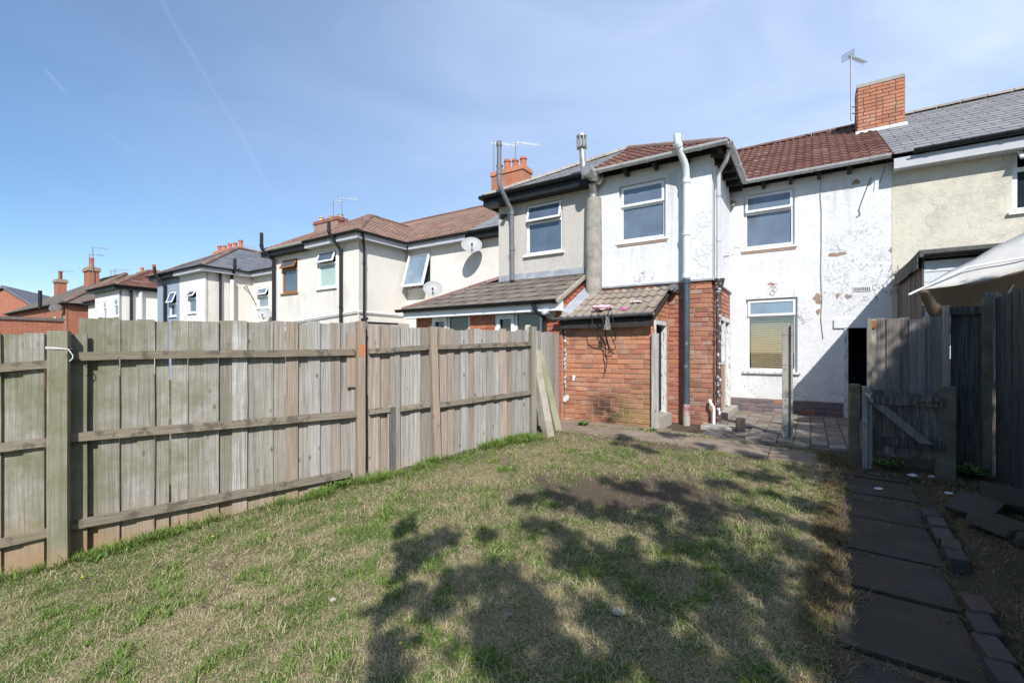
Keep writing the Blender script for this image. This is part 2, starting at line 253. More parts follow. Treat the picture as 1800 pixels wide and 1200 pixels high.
M['concpost'] = conc('lichened_concrete', (0.42, 0.385, 0.32), (0.35, 0.32, 0.265), (0.2, 0.175, 0.14), (0.24, 0.225, 0.14))
M['concgreen'] = conc('green_tinged_concrete', (0.36, 0.345, 0.25), (0.29, 0.285, 0.19), (0.18, 0.165, 0.12), (0.2, 0.21, 0.09))
M['concmoss'] = conc('shaded_mossy_concrete', (0.2, 0.175, 0.13), (0.15, 0.13, 0.095), (0.06, 0.052, 0.04), (0.09, 0.085, 0.045))  # mossy posts, also darkened in colour to carry the shade around them
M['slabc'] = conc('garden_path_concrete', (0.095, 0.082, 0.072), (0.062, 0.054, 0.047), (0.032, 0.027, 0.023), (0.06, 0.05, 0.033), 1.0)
M['pathc'] = conc('worn_concrete_path', (0.3, 0.235, 0.18), (0.24, 0.19, 0.15), (0.15, 0.115, 0.085), (.17, .13, .09), 0.7)
M['sett'] = tile_mat('grey_paving_block', [(0, (0.15, 0.125, 0.105)), (0.5, (0.2, 0.17, 0.14)), (1, (0.26, 0.225, 0.19))], (0.36, 0.32, 0.27), 0.4, (0.13, 0.11, 0.09))
M['edge'] = tile_mat('dark_edging_brick', [(0, (0.055, 0.05, 0.05)), (0.6, (0.085, 0.075, 0.07)), (1, (0.1, 0.065, 0.052))], (0.16, 0.15, 0.135), 0.3, (0.035, 0.04, 0.025))
def wood_mat(name, stops, algae=0.0, algx=None, grain=0.75, axis=(60, 60, 1.1), tanb=None, blot=False):
    n = NT(name); rr = n.rand()
    off = n.node('ShaderNodeCombineXYZ'); n.set(off.inputs[0], n.math('MULTIPLY', rr, 37.0)); n.set(off.inputs[2], n.math('MULTIPLY', rr, 91.0))
    oc = n.node('ShaderNodeTexCoord').outputs['Object']
    v = n.node('ShaderNodeVectorMath'); v.operation = 'ADD'; n.set(v.inputs[0], oc); n.t.links.new(off.outputs[0], v.inputs[1]); v = v.outputs[0]
    c = n.ramp(rr, stops)
    c = n.mix(1.0, c, n.ramp(n.math('FRACT', n.math('MULTIPLY', rr, 13.7)), [(0, (.8, .8, .81)), (.35, (1.12, 1.11, 1.1)), (.7, (.95, .91, .87)), (1, (1.25, 1.25, 1.25))]), 'MULTIPLY')
    g = n.noise(1.0, 7, 0.65, n.map(v, axis), 1.2)
    c = n.mix(n.rng(g, 0.38, 0.66, 0, grain), c, (0.10, 0.088, 0.076))
    f = n.noise(1.0, 4, 0.6, n.map(v, tuple(a*2.5 if a > 5 else a*2 for a in axis)))
    c = n.mix(n.rng(f, 0.5, 0.7, 0, 0.35), c, (0.5, 0.48, 0.44))
    kn = n.vor(1.0, 'F1', n.map(v, tuple(a*0.12 if a > 5 else a*3.2 for a in axis)))
    c = n.mix(n.rng(kn, 0.06, 0.13, 0.75, 0), c, (0.1, 0.075, 0.055))
    if algae:
        a = n.rng(n.noise(2.2, 6, 0.7), 0.34, 0.66, 0, algae)
        if algx:
            sx = n.node('ShaderNodeSeparateXYZ'); n.set(sx.inputs[0], n.pos); a = n.math('MULTIPLY', a, n.rng(sx.outputs[0], algx[0], algx[1], 1, 0.12))
        c = n.mix(a, c, (0.15, 0.155, 0.08))
    if blot: c = n.mix(n.rng(n.noise(9, 5, .6), .52, .6, 0, .7), c, (.09, .075, .06))
    if tanb:
        sz = n.node('ShaderNodeSeparateXYZ'); n.set(sz.inputs[0], n.pos)
        ww = n.math('ADD', sz.outputs[2], n.math('MULTIPLY', n.noise(6, 4), 0.3)); c = n.mix(n.rng(ww, tanb[0], tanb[1], 0.75, 0), c, (0.36, 0.22, 0.12))
    n.bump(n.math('ADD', g, n.math('MULTIPLY', f, 0.5)), 0.5, 0.006)
    return n.fin(c, 0.88, 0.2)
GREYW = [(0, (0.24, 0.21, 0.18)), (0.16, (0.37, 0.345, 0.32)), (0.32, (0.46, 0.44, 0.42)), (0.46, (0.33, 0.315, 0.305)), (0.6, (0.41, 0.335, 0.28)), (0.74, (0.29, 0.22, 0.175)), (0.86, (0.46, 0.435, 0.41)), (1, (0.36, 0.335, 0.315))]
M['wood'] = wood_mat('weathered_fence_wood', GREYW, 1.0, (-3.3, -2.1), tanb=(-0.4, 0.05))
M['woodpost'] = wood_mat('weathered_post_wood', [(0, (0.33, 0.3, 0.23)), (1, (0.34, 0.32, 0.25))], 0.9, (-3.2, -2.0), 0.6, tanb=(-0.45, -0.2))
M['woodbrown'] = wood_mat('brown_post_wood', [(0, (0.30, 0.225, 0.165)), (1, (0.34, 0.26, 0.2))], 0, None, 0.6)
M['rail'] = wood_mat('weathered_rail_wood', [(0, (0.22, 0.18, 0.135)), (1, (0.28, 0.235, 0.185))], 0.4, (-3, -1), 0.6, axis=(2.5, 2.5, 70), blot=True)
M['woodgate'] = wood_mat('old_gate_wood', [(0, (0.16, 0.135, 0.125)), (0.5, (0.26, 0.225, 0.205)), (1, (0.2, 0.175, 0.16))], 0.0, None, 0.75)
M['wooddark'] = wood_mat('dark_shaded_wood', [(0, (0.02, 0.021, 0.024)), (1, (0.035, 0.036, 0.04))], 0.0, None, 0.7)  # dark wood, its colour lowered further to deepen the shade by the gates
M['woodold'] = wood_mat('charred_old_cladding', [(0, (0.07, 0.058, 0.05)), (1, (0.14, 0.115, 0.1))], 0.0, None, 0.85, axis=(20, 20, 1.6))
M['fencedark'] = wood_mat('dark_fence_wood', [(0, (0.026, 0.027, 0.03)), (0.8, (0.05, 0.05, 0.053)), (1, (0.09, 0.085, 0.08))], 0.0, None, 0.6)  # fence colour darkened to strengthen the shade on this side
def paint_wood():
    n = NT('peeling_paint_on_wood'); k = n.rng(n.noise(1.0, 9, 0.8, n.map(n.pos, (34, 34, 9))), 0.4, 0.48)
    n.bump(k, 0.5, 0.004); return n.fin(n.mix(k, (0.17, 0.14, 0.12), (0.62, 0.62, 0.61)), 0.7, 0.3)
M['peel'] = paint_wood()
def glass(name, col, refl=1.0):
    n = NT(name); c = n.mix(n.rng(n.noise(2.0, 4), 0.35, 0.65), col, tuple(x*1.35 for x in col))
    n.bump(n.noise(1.6, 2), 0.05, 0.02)
    n.b.inputs['Coat Weight'].default_value = 1.0*refl; n.b.inputs['Coat Roughness'].default_value = 0.02
    return n.fin(c, 0.05, 0.5)
M['glass'] = glass('window_glass_blue', (0.075, 0.1, 0.135)); M['glassd'] = glass('window_glass_dark', (0.02, 0.026, 0.032)); M['glassp'] = glass('window_glass_pale', (0.16, 0.22, 0.28)); M['glassf'] = glass('frosted_window_glass', (0.11, 0.14, 0.18))
def clear_glass():
    n = NT('clear_window_glass'); t = n.node('ShaderNodeBsdfTransparent'); t.inputs[0].default_value = (0.95, 0.97, 0.98, 1)
    g = n.node('ShaderNodeBsdfGlossy'); g.inputs['Roughness'].default_value = 0.02; lw = n.node('ShaderNodeLayerWeight'); lw.inputs[0].default_value = .5; f = n.node('ShaderNodeMath'); f.operation = 'POWER'; n.t.links.new(lw.outputs['Facing'], f.inputs[0]); f.inputs[1].default_value = 2.6; f2 = n.node('ShaderNodeMath'); f2.operation = 'MULTIPLY_ADD'; n.t.links.new(f.outputs[0], f2.inputs[0]); f2.inputs[1].default_value = .7; f2.inputs[2].default_value = .16; f = f2
    m = n.node('ShaderNodeMixShader'); n.t.links.new(f.outputs[0], m.inputs[0]); n.t.links.new(t.outputs[0], m.inputs[1]); n.t.links.new(g.outputs[0], m.inputs[2]); n.t.links.new(m.outputs[0], n.out.inputs[0]); return n.m
M['clear'] = clear_glass()
def canvas():
    n = NT('cream_canvas'); c = n.mix(n.rng(n.noise(2, 5), 0.4, 0.6), (0.74, 0.72, 0.68), (0.66, 0.64, 0.6))
    tr = n.node('ShaderNodeBsdfTranslucent'); tr.inputs[0].default_value = (0.42, 0.27, 0.15, 1); m = n.node('ShaderNodeMixShader'); m.inputs[0].default_value = 0.3
    n.fin(c, 0.8, 0.2); n.bump(n.noise(5, 3), 0.3, 0.03)
    n.t.links.new(n.b.outputs[0], m.inputs[1]); n.t.links.new(tr.outputs[0], m.inputs[2]); n.t.links.new(m.outputs[0], n.out.inputs[0]); return n.m
M['canvas'] = canvas()
M['tan'] = simple('shaded_canvas_underside', (0.27, 0.2, 0.14), (0.22, 0.165, 0.115), 3, 0.9, 0.1)  # awning's backlit underside; its shade is put into the brown colour
def attr_mat(name, rough=0.9, transl=0.0, bump=0.0):
    n = NT(name); a = n.node('ShaderNodeAttribute'); a.attribute_name = 'tint'
    c = a.outputs['Color']
    if bump:
        c = n.mix(n.rng(n.noise(60, 6, 0.75), 0.35, 0.7, 0, 0.6), c, (0.06, 0.05, 0.035)); c = n.mix(n.rng(n.noise(140, 3, 0.7), 0.6, 0.75, 0, 0.4), c, (0.4, 0.34, 0.24)); n.bump(n.noise(70, 5, 0.7), bump, 0.03)
    n.fin(c, rough, 0.15)
    if transl:
        tr = n.node('ShaderNodeBsdfTranslucent'); n.t.links.new(c, tr.inputs[0]); m = n.node('ShaderNodeMixShader'); m.inputs[0].default_value = transl
        n.t.links.new(n.b.outputs[0], m.inputs[1]); n.t.links.new(tr.outputs[0], m.inputs[2]); n.t.links.new(m.outputs[0], n.out.inputs[0])
    return n.m
M['ground'] = attr_mat('lawn_soil', 0.95, 0, 0.8); M['blade'] = attr_mat('grass_blade', 0.75, 0.3)
M['leaf'] = simple('green_leaf', (0.07, 0.14, 0.025), (0.1, 0.19, 0.04), 9, 0.6, 0.3)
M['treeleaf'] = simple('tree_leaf', (0.05, 0.09, 0.02), (0.08, 0.13, 0.03), 3, 0.6, 0.3)
M['bark'] = simple('tree_bark', (0.1, 0.08, 0.06), (0.16, 0.13, 0.1), 12, 0.95, 0.1, 0.6)

# ------------------------------------------------------------------ mesh building
def smooth(me):
    me.polygons.foreach_set('use_smooth', [True]*len(me.polygons))
class Fr:                                # a wall's own frame: a along it, o outwards, z up
    def __init__(s, O, A, N): s.O, s.A, s.N = O, A, N
    def __call__(s, a, o, z): return s.O + a*s.A + o*s.N + Vector((0, 0, z))
def FD(d): return Fr(V*d, U, -V)
def FU(u): return Fr(U*u, V, U)
def FUL(u): return Fr(U*u, V, -U)
WLD = {}                                 # world position of each object built
def put(o, parent, loc):
    WLD[o.name] = loc
    if parent is not None: o.parent = parent; o.location = loc - WLD[parent.name]
    else: o.location = loc
    COL.objects.link(o)
class MB:
    def __init__(s, fr=None): s.v = []; s.f = []; s.fr = fr or (lambda a, b, c: Vector((a, b, c)))
    def face(s, pts): n = len(s.v); s.v += [Vector(p) for p in pts]; s.f.append(tuple(range(n, n+len(pts))))
    def hexa(s, p):                      # 8 corners: bottom loop 0-3, top loop 4-7
        n = len(s.v); s.v += [Vector(q) for q in p]
        for f in ((3, 2, 1, 0), (4, 5, 6, 7), (0, 1, 5, 4), (1, 2, 6, 5), (2, 3, 7, 6), (3, 0, 4, 7)): s.f.append(tuple(n+i for i in f))
        return s
    def box(s, a0, a1, b0, b1, c0, c1, xf=None):
        pts = [(a0, b0, c0), (a1, b0, c0), (a1, b1, c0), (a0, b1, c0), (a0, b0, c1), (a1, b0, c1), (a1, b1, c1), (a0, b1, c1)]
        if xf: pts = [xf(*p) for p in pts]
        return s.hexa([s.fr(*p) for p in pts])
    def tube(s, path, r, n=10, cap=True):
        path = [Vector(p) for p in path]; rs = r if isinstance(r, (list, tuple)) else [r]*len(path); base = len(s.v); prev = None
        for i, p in enumerate(path):
            t = (path[min(i+1, len(path)-1)]-path[max(i-1, 0)]).normalized()
            if prev is None: prev = t.orthogonal().normalized()
            a = (prev-t*prev.dot(t)).normalized(); b = t.cross(a); prev = a
            for k in range(n): q = 2*math.pi*k/n; s.v.append(p+rs[i]*(math.cos(q)*a+math.sin(q)*b))
        for i in range(len(path)-1):
            for k in range(n):
                j = (k+1) % n; s.f.append((base+i*n+k, base+i*n+j, base+(i+1)*n+j, base+(i+1)*n+k))
        if cap: s.f.append(tuple(base+k for k in range(n-1, -1, -1))); s.f.append(tuple(base+(len(path)-1)*n+k for k in range(n)))
        return s
    def sweep(s, prof, p0, p1, X, Y):    # closed profile (x,y) swept from p0 to p1
        n = len(prof); b = len(s.v)
        for p in (p0, p1):
            for x, y in prof: s.v.append(p+x*X+y*Y)
        for k in range(n): j = (k+1) % n; s.f.append((b+k, b+j, b+n+j, b+n+k))
        s.f.append(tuple(b+k for k in range(n-1, -1, -1))); s.f.append(tuple(b+n+k for k in range(n))); return s
    def build(s, name, mat, parent=None, sm=False, kind=None, bevel=0.0, origin=None, label=None):
        me = bpy.data.meshes.new(name)
        xs = [v.x for v in s.v]; ys = [v.y for v in s.v]; zs = [v.z for v in s.v]
        o0 = origin if origin is not None else Vector(((min(xs)+max(xs))/2, (min(ys)+max(ys))/2, min(zs)))
        me.from_pydata([tuple(v-o0) for v in s.v], [], s.f)
        bm = bmesh.new(); bm.from_mesh(me)
        if len(s.f) < 60000: bmesh.ops.recalc_face_normals(bm, faces=bm.faces)
        if bevel: bmesh.ops.remove_doubles(bm, verts=bm.verts, dist=1e-5); bmesh.ops.bevel(bm, geom=list(bm.edges), offset=bevel, segments=1, affect='EDGES')
        bm.to_mesh(me); bm.free()
        if sm:
            smooth(me)
            try: me.set_sharp_from_angle(angle=math.radians(40))
            except Exception: pass
        if isinstance(mat, (list, tuple)):
            for q in mat: me.materials.append(q)
        else: me.materials.append(mat)
        o = bpy.data.objects.new(name, me); put(o, parent, o0)
        if kind: o['kind'] = kind
        if label: o['label'] = label
        return o
def thing(name, label, cat, loc, group=None):
    o = bpy.data.objects.new(name, None); o.empty_display_size = 0.2; put(o, None, Vector(loc)); tag(o, label, cat, group); return o
def tag(o, label, cat, group=None):
    o['label'] = label; o['category'] = cat
    if group: o['group'] = group
    return o

def wall(fr, a0, a1, z0, z1, holes, t=0.12):
    """wall face with real openings and reveals"""
    m = MB(fr); A = sorted({a0, a1, *[h[0] for h in holes], *[h[1] for h in holes]}); B = sorted({z0, z1, *[h[2] for h in holes], *[h[3] for h in holes]})
    A = [a for a in A if a0 <= a <= a1]; B = [b for b in B if z0 <= b <= z1]
    for i in range(len(A)-1):
        for j in range(len(B)-1):
            ca, cb = (A[i]+A[i+1])/2, (B[j]+B[j+1])/2
            if any(h[0] < ca < h[1] and h[2] < cb < h[3] for h in holes): continue
            for o in (0, -t): m.face([fr(A[i], o, B[j]), fr(A[i+1], o, B[j]), fr(A[i+1], o, B[j+1]), fr(A[i], o, B[j+1])])
    for (h0, h1, y0, y1) in holes+[(a0, a1, z0, z1)]:
        for (p, q) in (((h0, y0), (h1, y0)), ((h1, y0), (h1, y1)), ((h1, y1), (h0, y1)), ((h0, y1), (h0, y0))):
            m.face([fr(p[0], 0, p[1]), fr(q[0], 0, q[1]), fr(q[0], -t, q[1]), fr(p[0], -t, p[1])])
    bmv = m; return bmv

# bricks: one shared mesh for each size, cut bricks use their own scale
_bm = {}
def brick_mesh(mat, w, h, dp=0.03):
    k = (mat.name, round(w, 3), round(h, 3))
    if k not in _bm:
        x, z, b = w/2, h/2, 0.004
        v = [(-x, 0, -z), (x, 0, -z), (x, 0, z), (-x, 0, z), (-x, -dp+b, -z), (x, -dp+b, -z), (x, -dp+b, z), (-x, -dp+b, z), (-x+b, -dp, -z+b), (x-b, -dp, -z+b), (x-b, -dp, z-b), (-x+b, -dp, z-b)]
        f = [(8, 9, 10, 11)]+[(i, (i+1) % 4, 4+(i+1) % 4, 4+i) for i in range(4)]+[(4+i, 4+(i+1) % 4, 8+(i+1) % 4, 8+i) for i in range(4)]
        me = bpy.data.meshes.new('brick'); me.from_pydata(v, [], f); me.materials.append(mat); _bm[k] = me
    return _bm[k]
def lay_bricks(fr, parent, mat, z0, z1, rngf, holes=(), course=0.0825, blen=0.225, joint=0.0115, headers=0.25, proud=0.012, matf=None, name='brick', joined=False, jit=0.003, dp=0.02):
    """courses of single bricks; rngf(z) gives the ends of the course"""
    X = fr.A; N = fr.N; k = 0; z = z0; jb = MB() if joined else None; cnt = 0
    while z+course*0.5 < z1:
        h = min(course, z1-z)-joint; zc = z+h/2; r = rngf(zc)
        z += course; k += 1
        if not r or h < 0.02: continue
        segs = [r]
        for (h0, h1, y0, y1) in holes:
            if y0 < zc < y1:
                ns = []
                for (a, b) in segs:
                    if h1 <= a or h0 >= b: ns.append((a, b)); continue
                    if h0 > a: ns.append((a, h0))
                    if h1 < b: ns.append((h1, b))
                segs = ns
        for (a, b) in segs:
            p = a - (0 if k % 2 else blen/2) + random.uniform(-0.01, 0.01)
            while p < b-0.015:
                L_ = blen if random.random() > headers else blen*0.5
                q = p+L_; s0 = max(p, a); s1 = min(q, b)
                if b-s1 < 0.05: s1 = b; q = b
                p = q
                if s1-s0 < 0.03: continue
                wd = s1-s0-joint; c = fr((s0+s1)/2, 0, zc)
                mt = matf((s0+s1)/2, zc) if matf else mat
                if mt is None: continue
                if joined: jb.fr = fr; jb.box(s0+joint/2, s1-joint/2, -0.001, proud+random.uniform(-jit, jit), zc-h/2, zc+h/2)
                else:
                    me = brick_mesh(mt, blen-joint, course-joint, dp); o = bpy.data.objects.new(name, me)
                    R = Matrix((X, -N, Z)).transposed().to_4x4()
                    loc = c+N*(proud-dp+random.uniform(-jit, jit))
                    R = R @ Matrix.Rotation(random.gauss(0, 0.006), 4, 'Y') @ Matrix.Diagonal((wd/(blen-joint), 1, h/(course-joint), 1))
                    R.translation = loc-WLD[parent.name]; o.parent = parent; o.matrix_basis = R; COL.objects.link(o); cnt += 1
    if joined and jb.v: jb.build('brickwork', mat, parent, kind='stuff')
    return cnt

# roof coverings
def prof_mesh(kind, mat, w, l, name):
    nx = {'roman': 9, 'slate': 1, 'big': 3, 'pan': 7}[kind]
    m = MB(); up = 0.022 if kind != 'slate' else 0.014
    xs = [i/nx for i in range(nx+1)]
    def hgt(t):
        if kind == 'roman': return 0.028*max(0, math.sin(2*math.pi*((t*2) % 1.0)-0.5))**0.7
        if kind == 'pan': return 0.03*math.sin(2*math.pi*t)
        if kind == 'big': return (0.0, 0.0, 0.0, 0.012)[round(t*3)]
        return 0
    v = []; g = 0.002 if kind != 'slate' else 0.006
    for row in (0, 1):
        for t in xs: v.append(((t-0.5)*(w-2*g), row*l, hgt(t)+(up+0.012 if row == 0 else 0.012)))
    for t in xs: v.append(((t-0.5)*(w-2*g), 0, hgt(t)+up-0.006 if kind != 'slate' else 0.012))
    n = nx+1; f = []
    for i in range(nx): f.append((i, i+1, n+i+1, n+i)); f.append((2*n+i, 2*n+i+1, i+1, i))
    b = len(v)
    v += [((-.5)*(w-2*g), l, 0), ((.5)*(w-2*g), l, 0)]
    f += [(0, n, b, 2*n), (nx, 2*n+nx, b+1, n+nx)]
    me = bpy.data.meshes.new(name); me.from_pydata(v, [], f); me.materials.append(mat)
    if kind in ('roman', 'pan'):
        smooth(me)
        try: me.set_sharp_from_angle(angle=math.radians(50))
        except Exception: pass
    return me
_pm = {}
def inside(poly, x, y):
    s = None
    for i in range(len(poly)):
        x0, y0 = poly[i]; x1, y1 = poly[(i+1) % len(poly)]; c = (x1-x0)*(y-y0)-(y1-y0)*(x-x0)
        if abs(c) < 1e-9: continue
        if s is None: s = c > 0
        elif (c > 0) != s: return False
    return True
def tile_slope(parent, kind, mat, P, budget=300, w=0.3, gauge=0.3, name='roof_tile', lift=0.0, jit=0.004, joinm=None, far=None):
    """cover a convex planar polygon (world points, first edge is the eaves, left to right) with single tiles; cut at the edges"""
    O = P[0]; A = (P[1]-P[0]).normalized(); Nn = (P[1]-P[0]).cross(P[-1]-P[0]).normalized()
    if Nn.z < 0: Nn = -Nn
    B = Nn.cross(A)
    if B.z < 0: B = -B; 
    A = B.cross(Nn)
    poly = [((p-O).dot(A), (p-O).dot(B)) for p in P]
    if poly[1][0] < 0: O = P[1]; poly = [((p-O).dot(A), (p-O).dot(B)) for p in P]
    area = sum(poly[i][0]*poly[(i+1) % len(poly)][1]-poly[(i+1) % len(poly)][0]*poly[i][1] for i in range(len(poly)))
    if area < 0: poly = poly[::-1]
    key = (kind, mat.name, w, gauge)
    if key not in _pm: _pm[key] = prof_mesh(kind, mat, w, gauge*1.22, name)
    base = _pm[key]; xs = [p[0] for p in poly]; ys = [p[1] for p in poly]
    rest = []; n = 0; l = gauge*1.22
    for j in range(0, int(max(ys)/gauge)+1):
        sh = (w/2 if (j % 2 and kind != 'roman') else 0)
        for i in range(int((min(xs))/w)-1, int(max(xs)/w)+2):
            cx, cy = (i+0.5)*w+sh, j*gauge-0.03
            cor = [(cx-w/2, cy), (cx+w/2, cy), (cx+w/2, cy+gauge), (cx-w/2, cy+gauge)]
            ins = [inside(poly, a, b+0.031) for a, b in cor]
            full = all(ins)
            if not full:
                # clip a copy
                bm = bmesh.new(); bm.from_mesh(base)
                for v in bm.verts: v.co.x += cx; v.co.y += cy
                for q in range(len(poly)):
                    (x0, y0), (x1, y1) = poly[q], poly[(q+1) % len(poly)]
                    if abs(y0) < 1e-4 and abs(y1) < 1e-4: continue
                    nn = Vector((y1-y0, -(x1-x0), 0)).normalized()
                    geo = bm.verts[:]+bm.edges[:]+bm.faces[:]
                    if geo: bmesh.ops.bisect_plane(bm, geom=geo, plane_co=(x0, y0, 0), plane_no=nn, clear_outer=True)
                if sum(f.calc_area() for f in bm.faces) < 0.006: bm.free(); continue
                for v in bm.verts: v.co.x -= cx; v.co.y -= cy
                me = bpy.data.meshes.new(name); bm.to_mesh(me); bm.free(); me.materials.append(mat)
                if kind in ('roman', 'pan'): smooth(me)
            else: me = base
            loc = O+A*cx+B*cy+Nn*(lift+random.uniform(0, jit))
            R = Matrix((A, B, Nn)).transposed().to_4x4() @ Matrix.Rotation(random.gauss(0, 0.004), 4, 'Z')
            if n < budget:
                o = bpy.data.objects.new(name, me); R.translation = loc-WLD[parent.name]; o.parent = parent; o.matrix_basis = R; COL.objects.link(o); n += 1
            else: R.translation = loc; rest.append((me, R))
    if rest:
        m = MB()
        for me, R in rest:
            b = len(m.v); m.v += [R @ v.co for v in me.vertices]; m.f += [tuple(b+i for i in p.vertices) for p in me.polygons]
        m.build(name+'_field', mat, parent, kind='stuff')
    return n
def ridge_tiles(parent, p0, p1, mat, r=0.11, ln=0.4, name='ridge_tile', sink=0.02):
    n = max(1, round((p1-p0).length/ln)); t = (p1-p0)/n; X = t.cross(Z).normalized(); Y = X.cross(t).normalized()
    if Y.z < 0: Y = -Y
    for i in range(n):
        pr = [(r*math.cos(a), r*0.75*math.sin(a)-sink) for a in [math.pi*k/6 for k in range(7)]]+[((r-.02)*math.cos(a), (r-.02)*0.75*math.sin(a)-sink) for a in [math.pi*k/6 for k in range(6, -1, -1)]]
        j = random.uniform(-.004, .006)
        MB().sweep(pr, p0+t*(i+0.01)+Y*j, p0+t*(i+0.985)+Y*(j+random.uniform(-.004, .004)), X, Y).build(name, mat, parent)
def gutter(parent, p0, p1, out, mat, r=0.058, br=0.9, name='gutter'):
    r *= 1.12; p0 = p0+Z*.018; p1 = p1+Z*.018
    pr = [(r*math.cos(a), r*math.sin(a)) for a in [math.pi+math.pi*k/8 for k in range(9)]]+[((r-.006)*math.cos(a), (r-.006)*math.sin(a)) for a in [math.pi+math.pi*k/8 for k in range(8, -1, -1)]]
    m = MB(); t = (p1-p0).normalized(); m.sweep(pr, p0, p1, out, Z); n = int((p1-p0).length/br)
    pr2 = [((r+.008)*math.cos(a), (r+.008)*math.sin(a)) for a in [math.pi+math.pi*k/8 for k in range(9)]]+[(r*math.cos(a), r*math.sin(a)) for a in [math.pi+math.pi*k/8 for k in range(8, -1, -1)]]
    for i in range(n+1):
        c = p0+t*(0.25+i*br) if n else p0+t*0.2
        if (c-p0).length < (p1-p0).length-0.05: m.sweep(pr2, c-t*0.02, c+t*0.02, out, Z)
    return m.build(name, mat, parent, sm=True)
def pipe_run(parent, pts, r, mat, name='drainpipe', collars=(), n=12):
    m = MB(); P = [Vector(p) for p in pts]; Q = [P[0]]
    for i in range(1, len(P)-1):             # rounded elbows
        a = (P[i-1]-P[i]).normalized(); b = (P[i+1]-P[i]).normalized(); k = min(0.07, (P[i-1]-P[i]).length/2.2, (P[i+1]-P[i]).length/2.2)
        for t in (0, .25, .5, .75, 1): Q.append(P[i]+a*k*(1-t)**2+b*k*t*t)
    Q.append(P[-1]); m.tube(Q, r, n)
    for c in collars:
        i = c[0]; p = P[i].lerp(P[i+1], c[1]); t = (P[i+1]-P[i]).normalized(); m.tube([p-t*0.035, p+t*0.035], r*1.22, n)
    return m.build(name, mat, parent, sm=True)

# ------------------------------------------------------------------ windows
def win(fr, parent, a0, a1, z0, z1, rec=0.06, fm=None, pm=None, split=0.33, open_ang=0.0, fw=0.05, sill=0.03, transom=True, pm2=None, mull=None, sash_side=None, sillmat=None, name='window', label=None):
    fm = fm or M['upvc']; pm = pm or M['glass']; sp = z1-(z1-z0)*split; o0, o1 = -rec-0.05, -rec
    m = MB(fr); m.box(a0, a0+fw, o0, o1, z0, z1); m.box(a1-fw, a1, o0, o1, z0, z1); m.box(a0+fw, a1-fw, o0, o1, z0, z0+fw); m.box(a0+fw, a1-fw, o0, o1, z1-fw, z1)
    if transom: m.box(a0+fw, a1-fw, o0, o1, sp-fw/2, sp+fw/2)
    if mull: m.box(mull-fw/2, mull+fw/2, o0, o1+0.002, z0+fw, (sp-fw/2 if transom else z1-fw))
    wo_ = m.build(name, fm, parent, label=label)
    if sill: MB(fr).box(a0-0.05, a1+0.05, -rec, sill, z0-0.045, z0-0.003).build('sill', sillmat or fm, wo_)
    top = (sp-fw/2 if transom else z1-fw)
    for (x0, x1) in ([(a0+fw, mull-fw/2), (mull+fw/2, a1-fw)] if mull else [(a0+fw, a1-fw)]):
        MB(fr).box(x0, x1, o0+0.015, o0+0.025, z0+fw, top).build('pane', pm2 or pm, wo_)
    if transom:
        s0, s1, b0, b1 = a0+fw*0.6, a1-fw*0.6, sp+fw*0.1, z1-fw*0.5
        ca, sa = math.cos(open_ang), math.sin(open_ang); hz, ho = b1, o1
        def xf(a, o, z): dz = z-hz; do = o-ho; return (a, ho+do*ca-dz*sa, hz+dz*ca+do*sa)
        q = MB(fr); f2 = fw*0.75
        for bx in ((s0, s0+f2, 0, .035, b0, b1), (s1-f2, s1, 0, .035, b0, b1), (s0+f2, s1-f2, 0, .035, b0, b0+f2), (s0+f2, s1-f2, 0, .035, b1-f2, b1)):
            q.box(bx[0], bx[1], ho+bx[2], ho+bx[3], bx[4], bx[5], xf)
        so = q.build('sash', fm, wo_)
        MB(fr).box(s0+f2, s1-f2, ho+.012, ho+.02, b0+f2, b1-f2, xf).build('top_pane', pm, wo_)
    # dark room behind
    MB(fr).box(a0-0.02, a1+0.02, o0-0.5, o0-0.45, z0-0.05, z1+0.05).build('room_darkness', M['inside'], wo_)
    return wo_

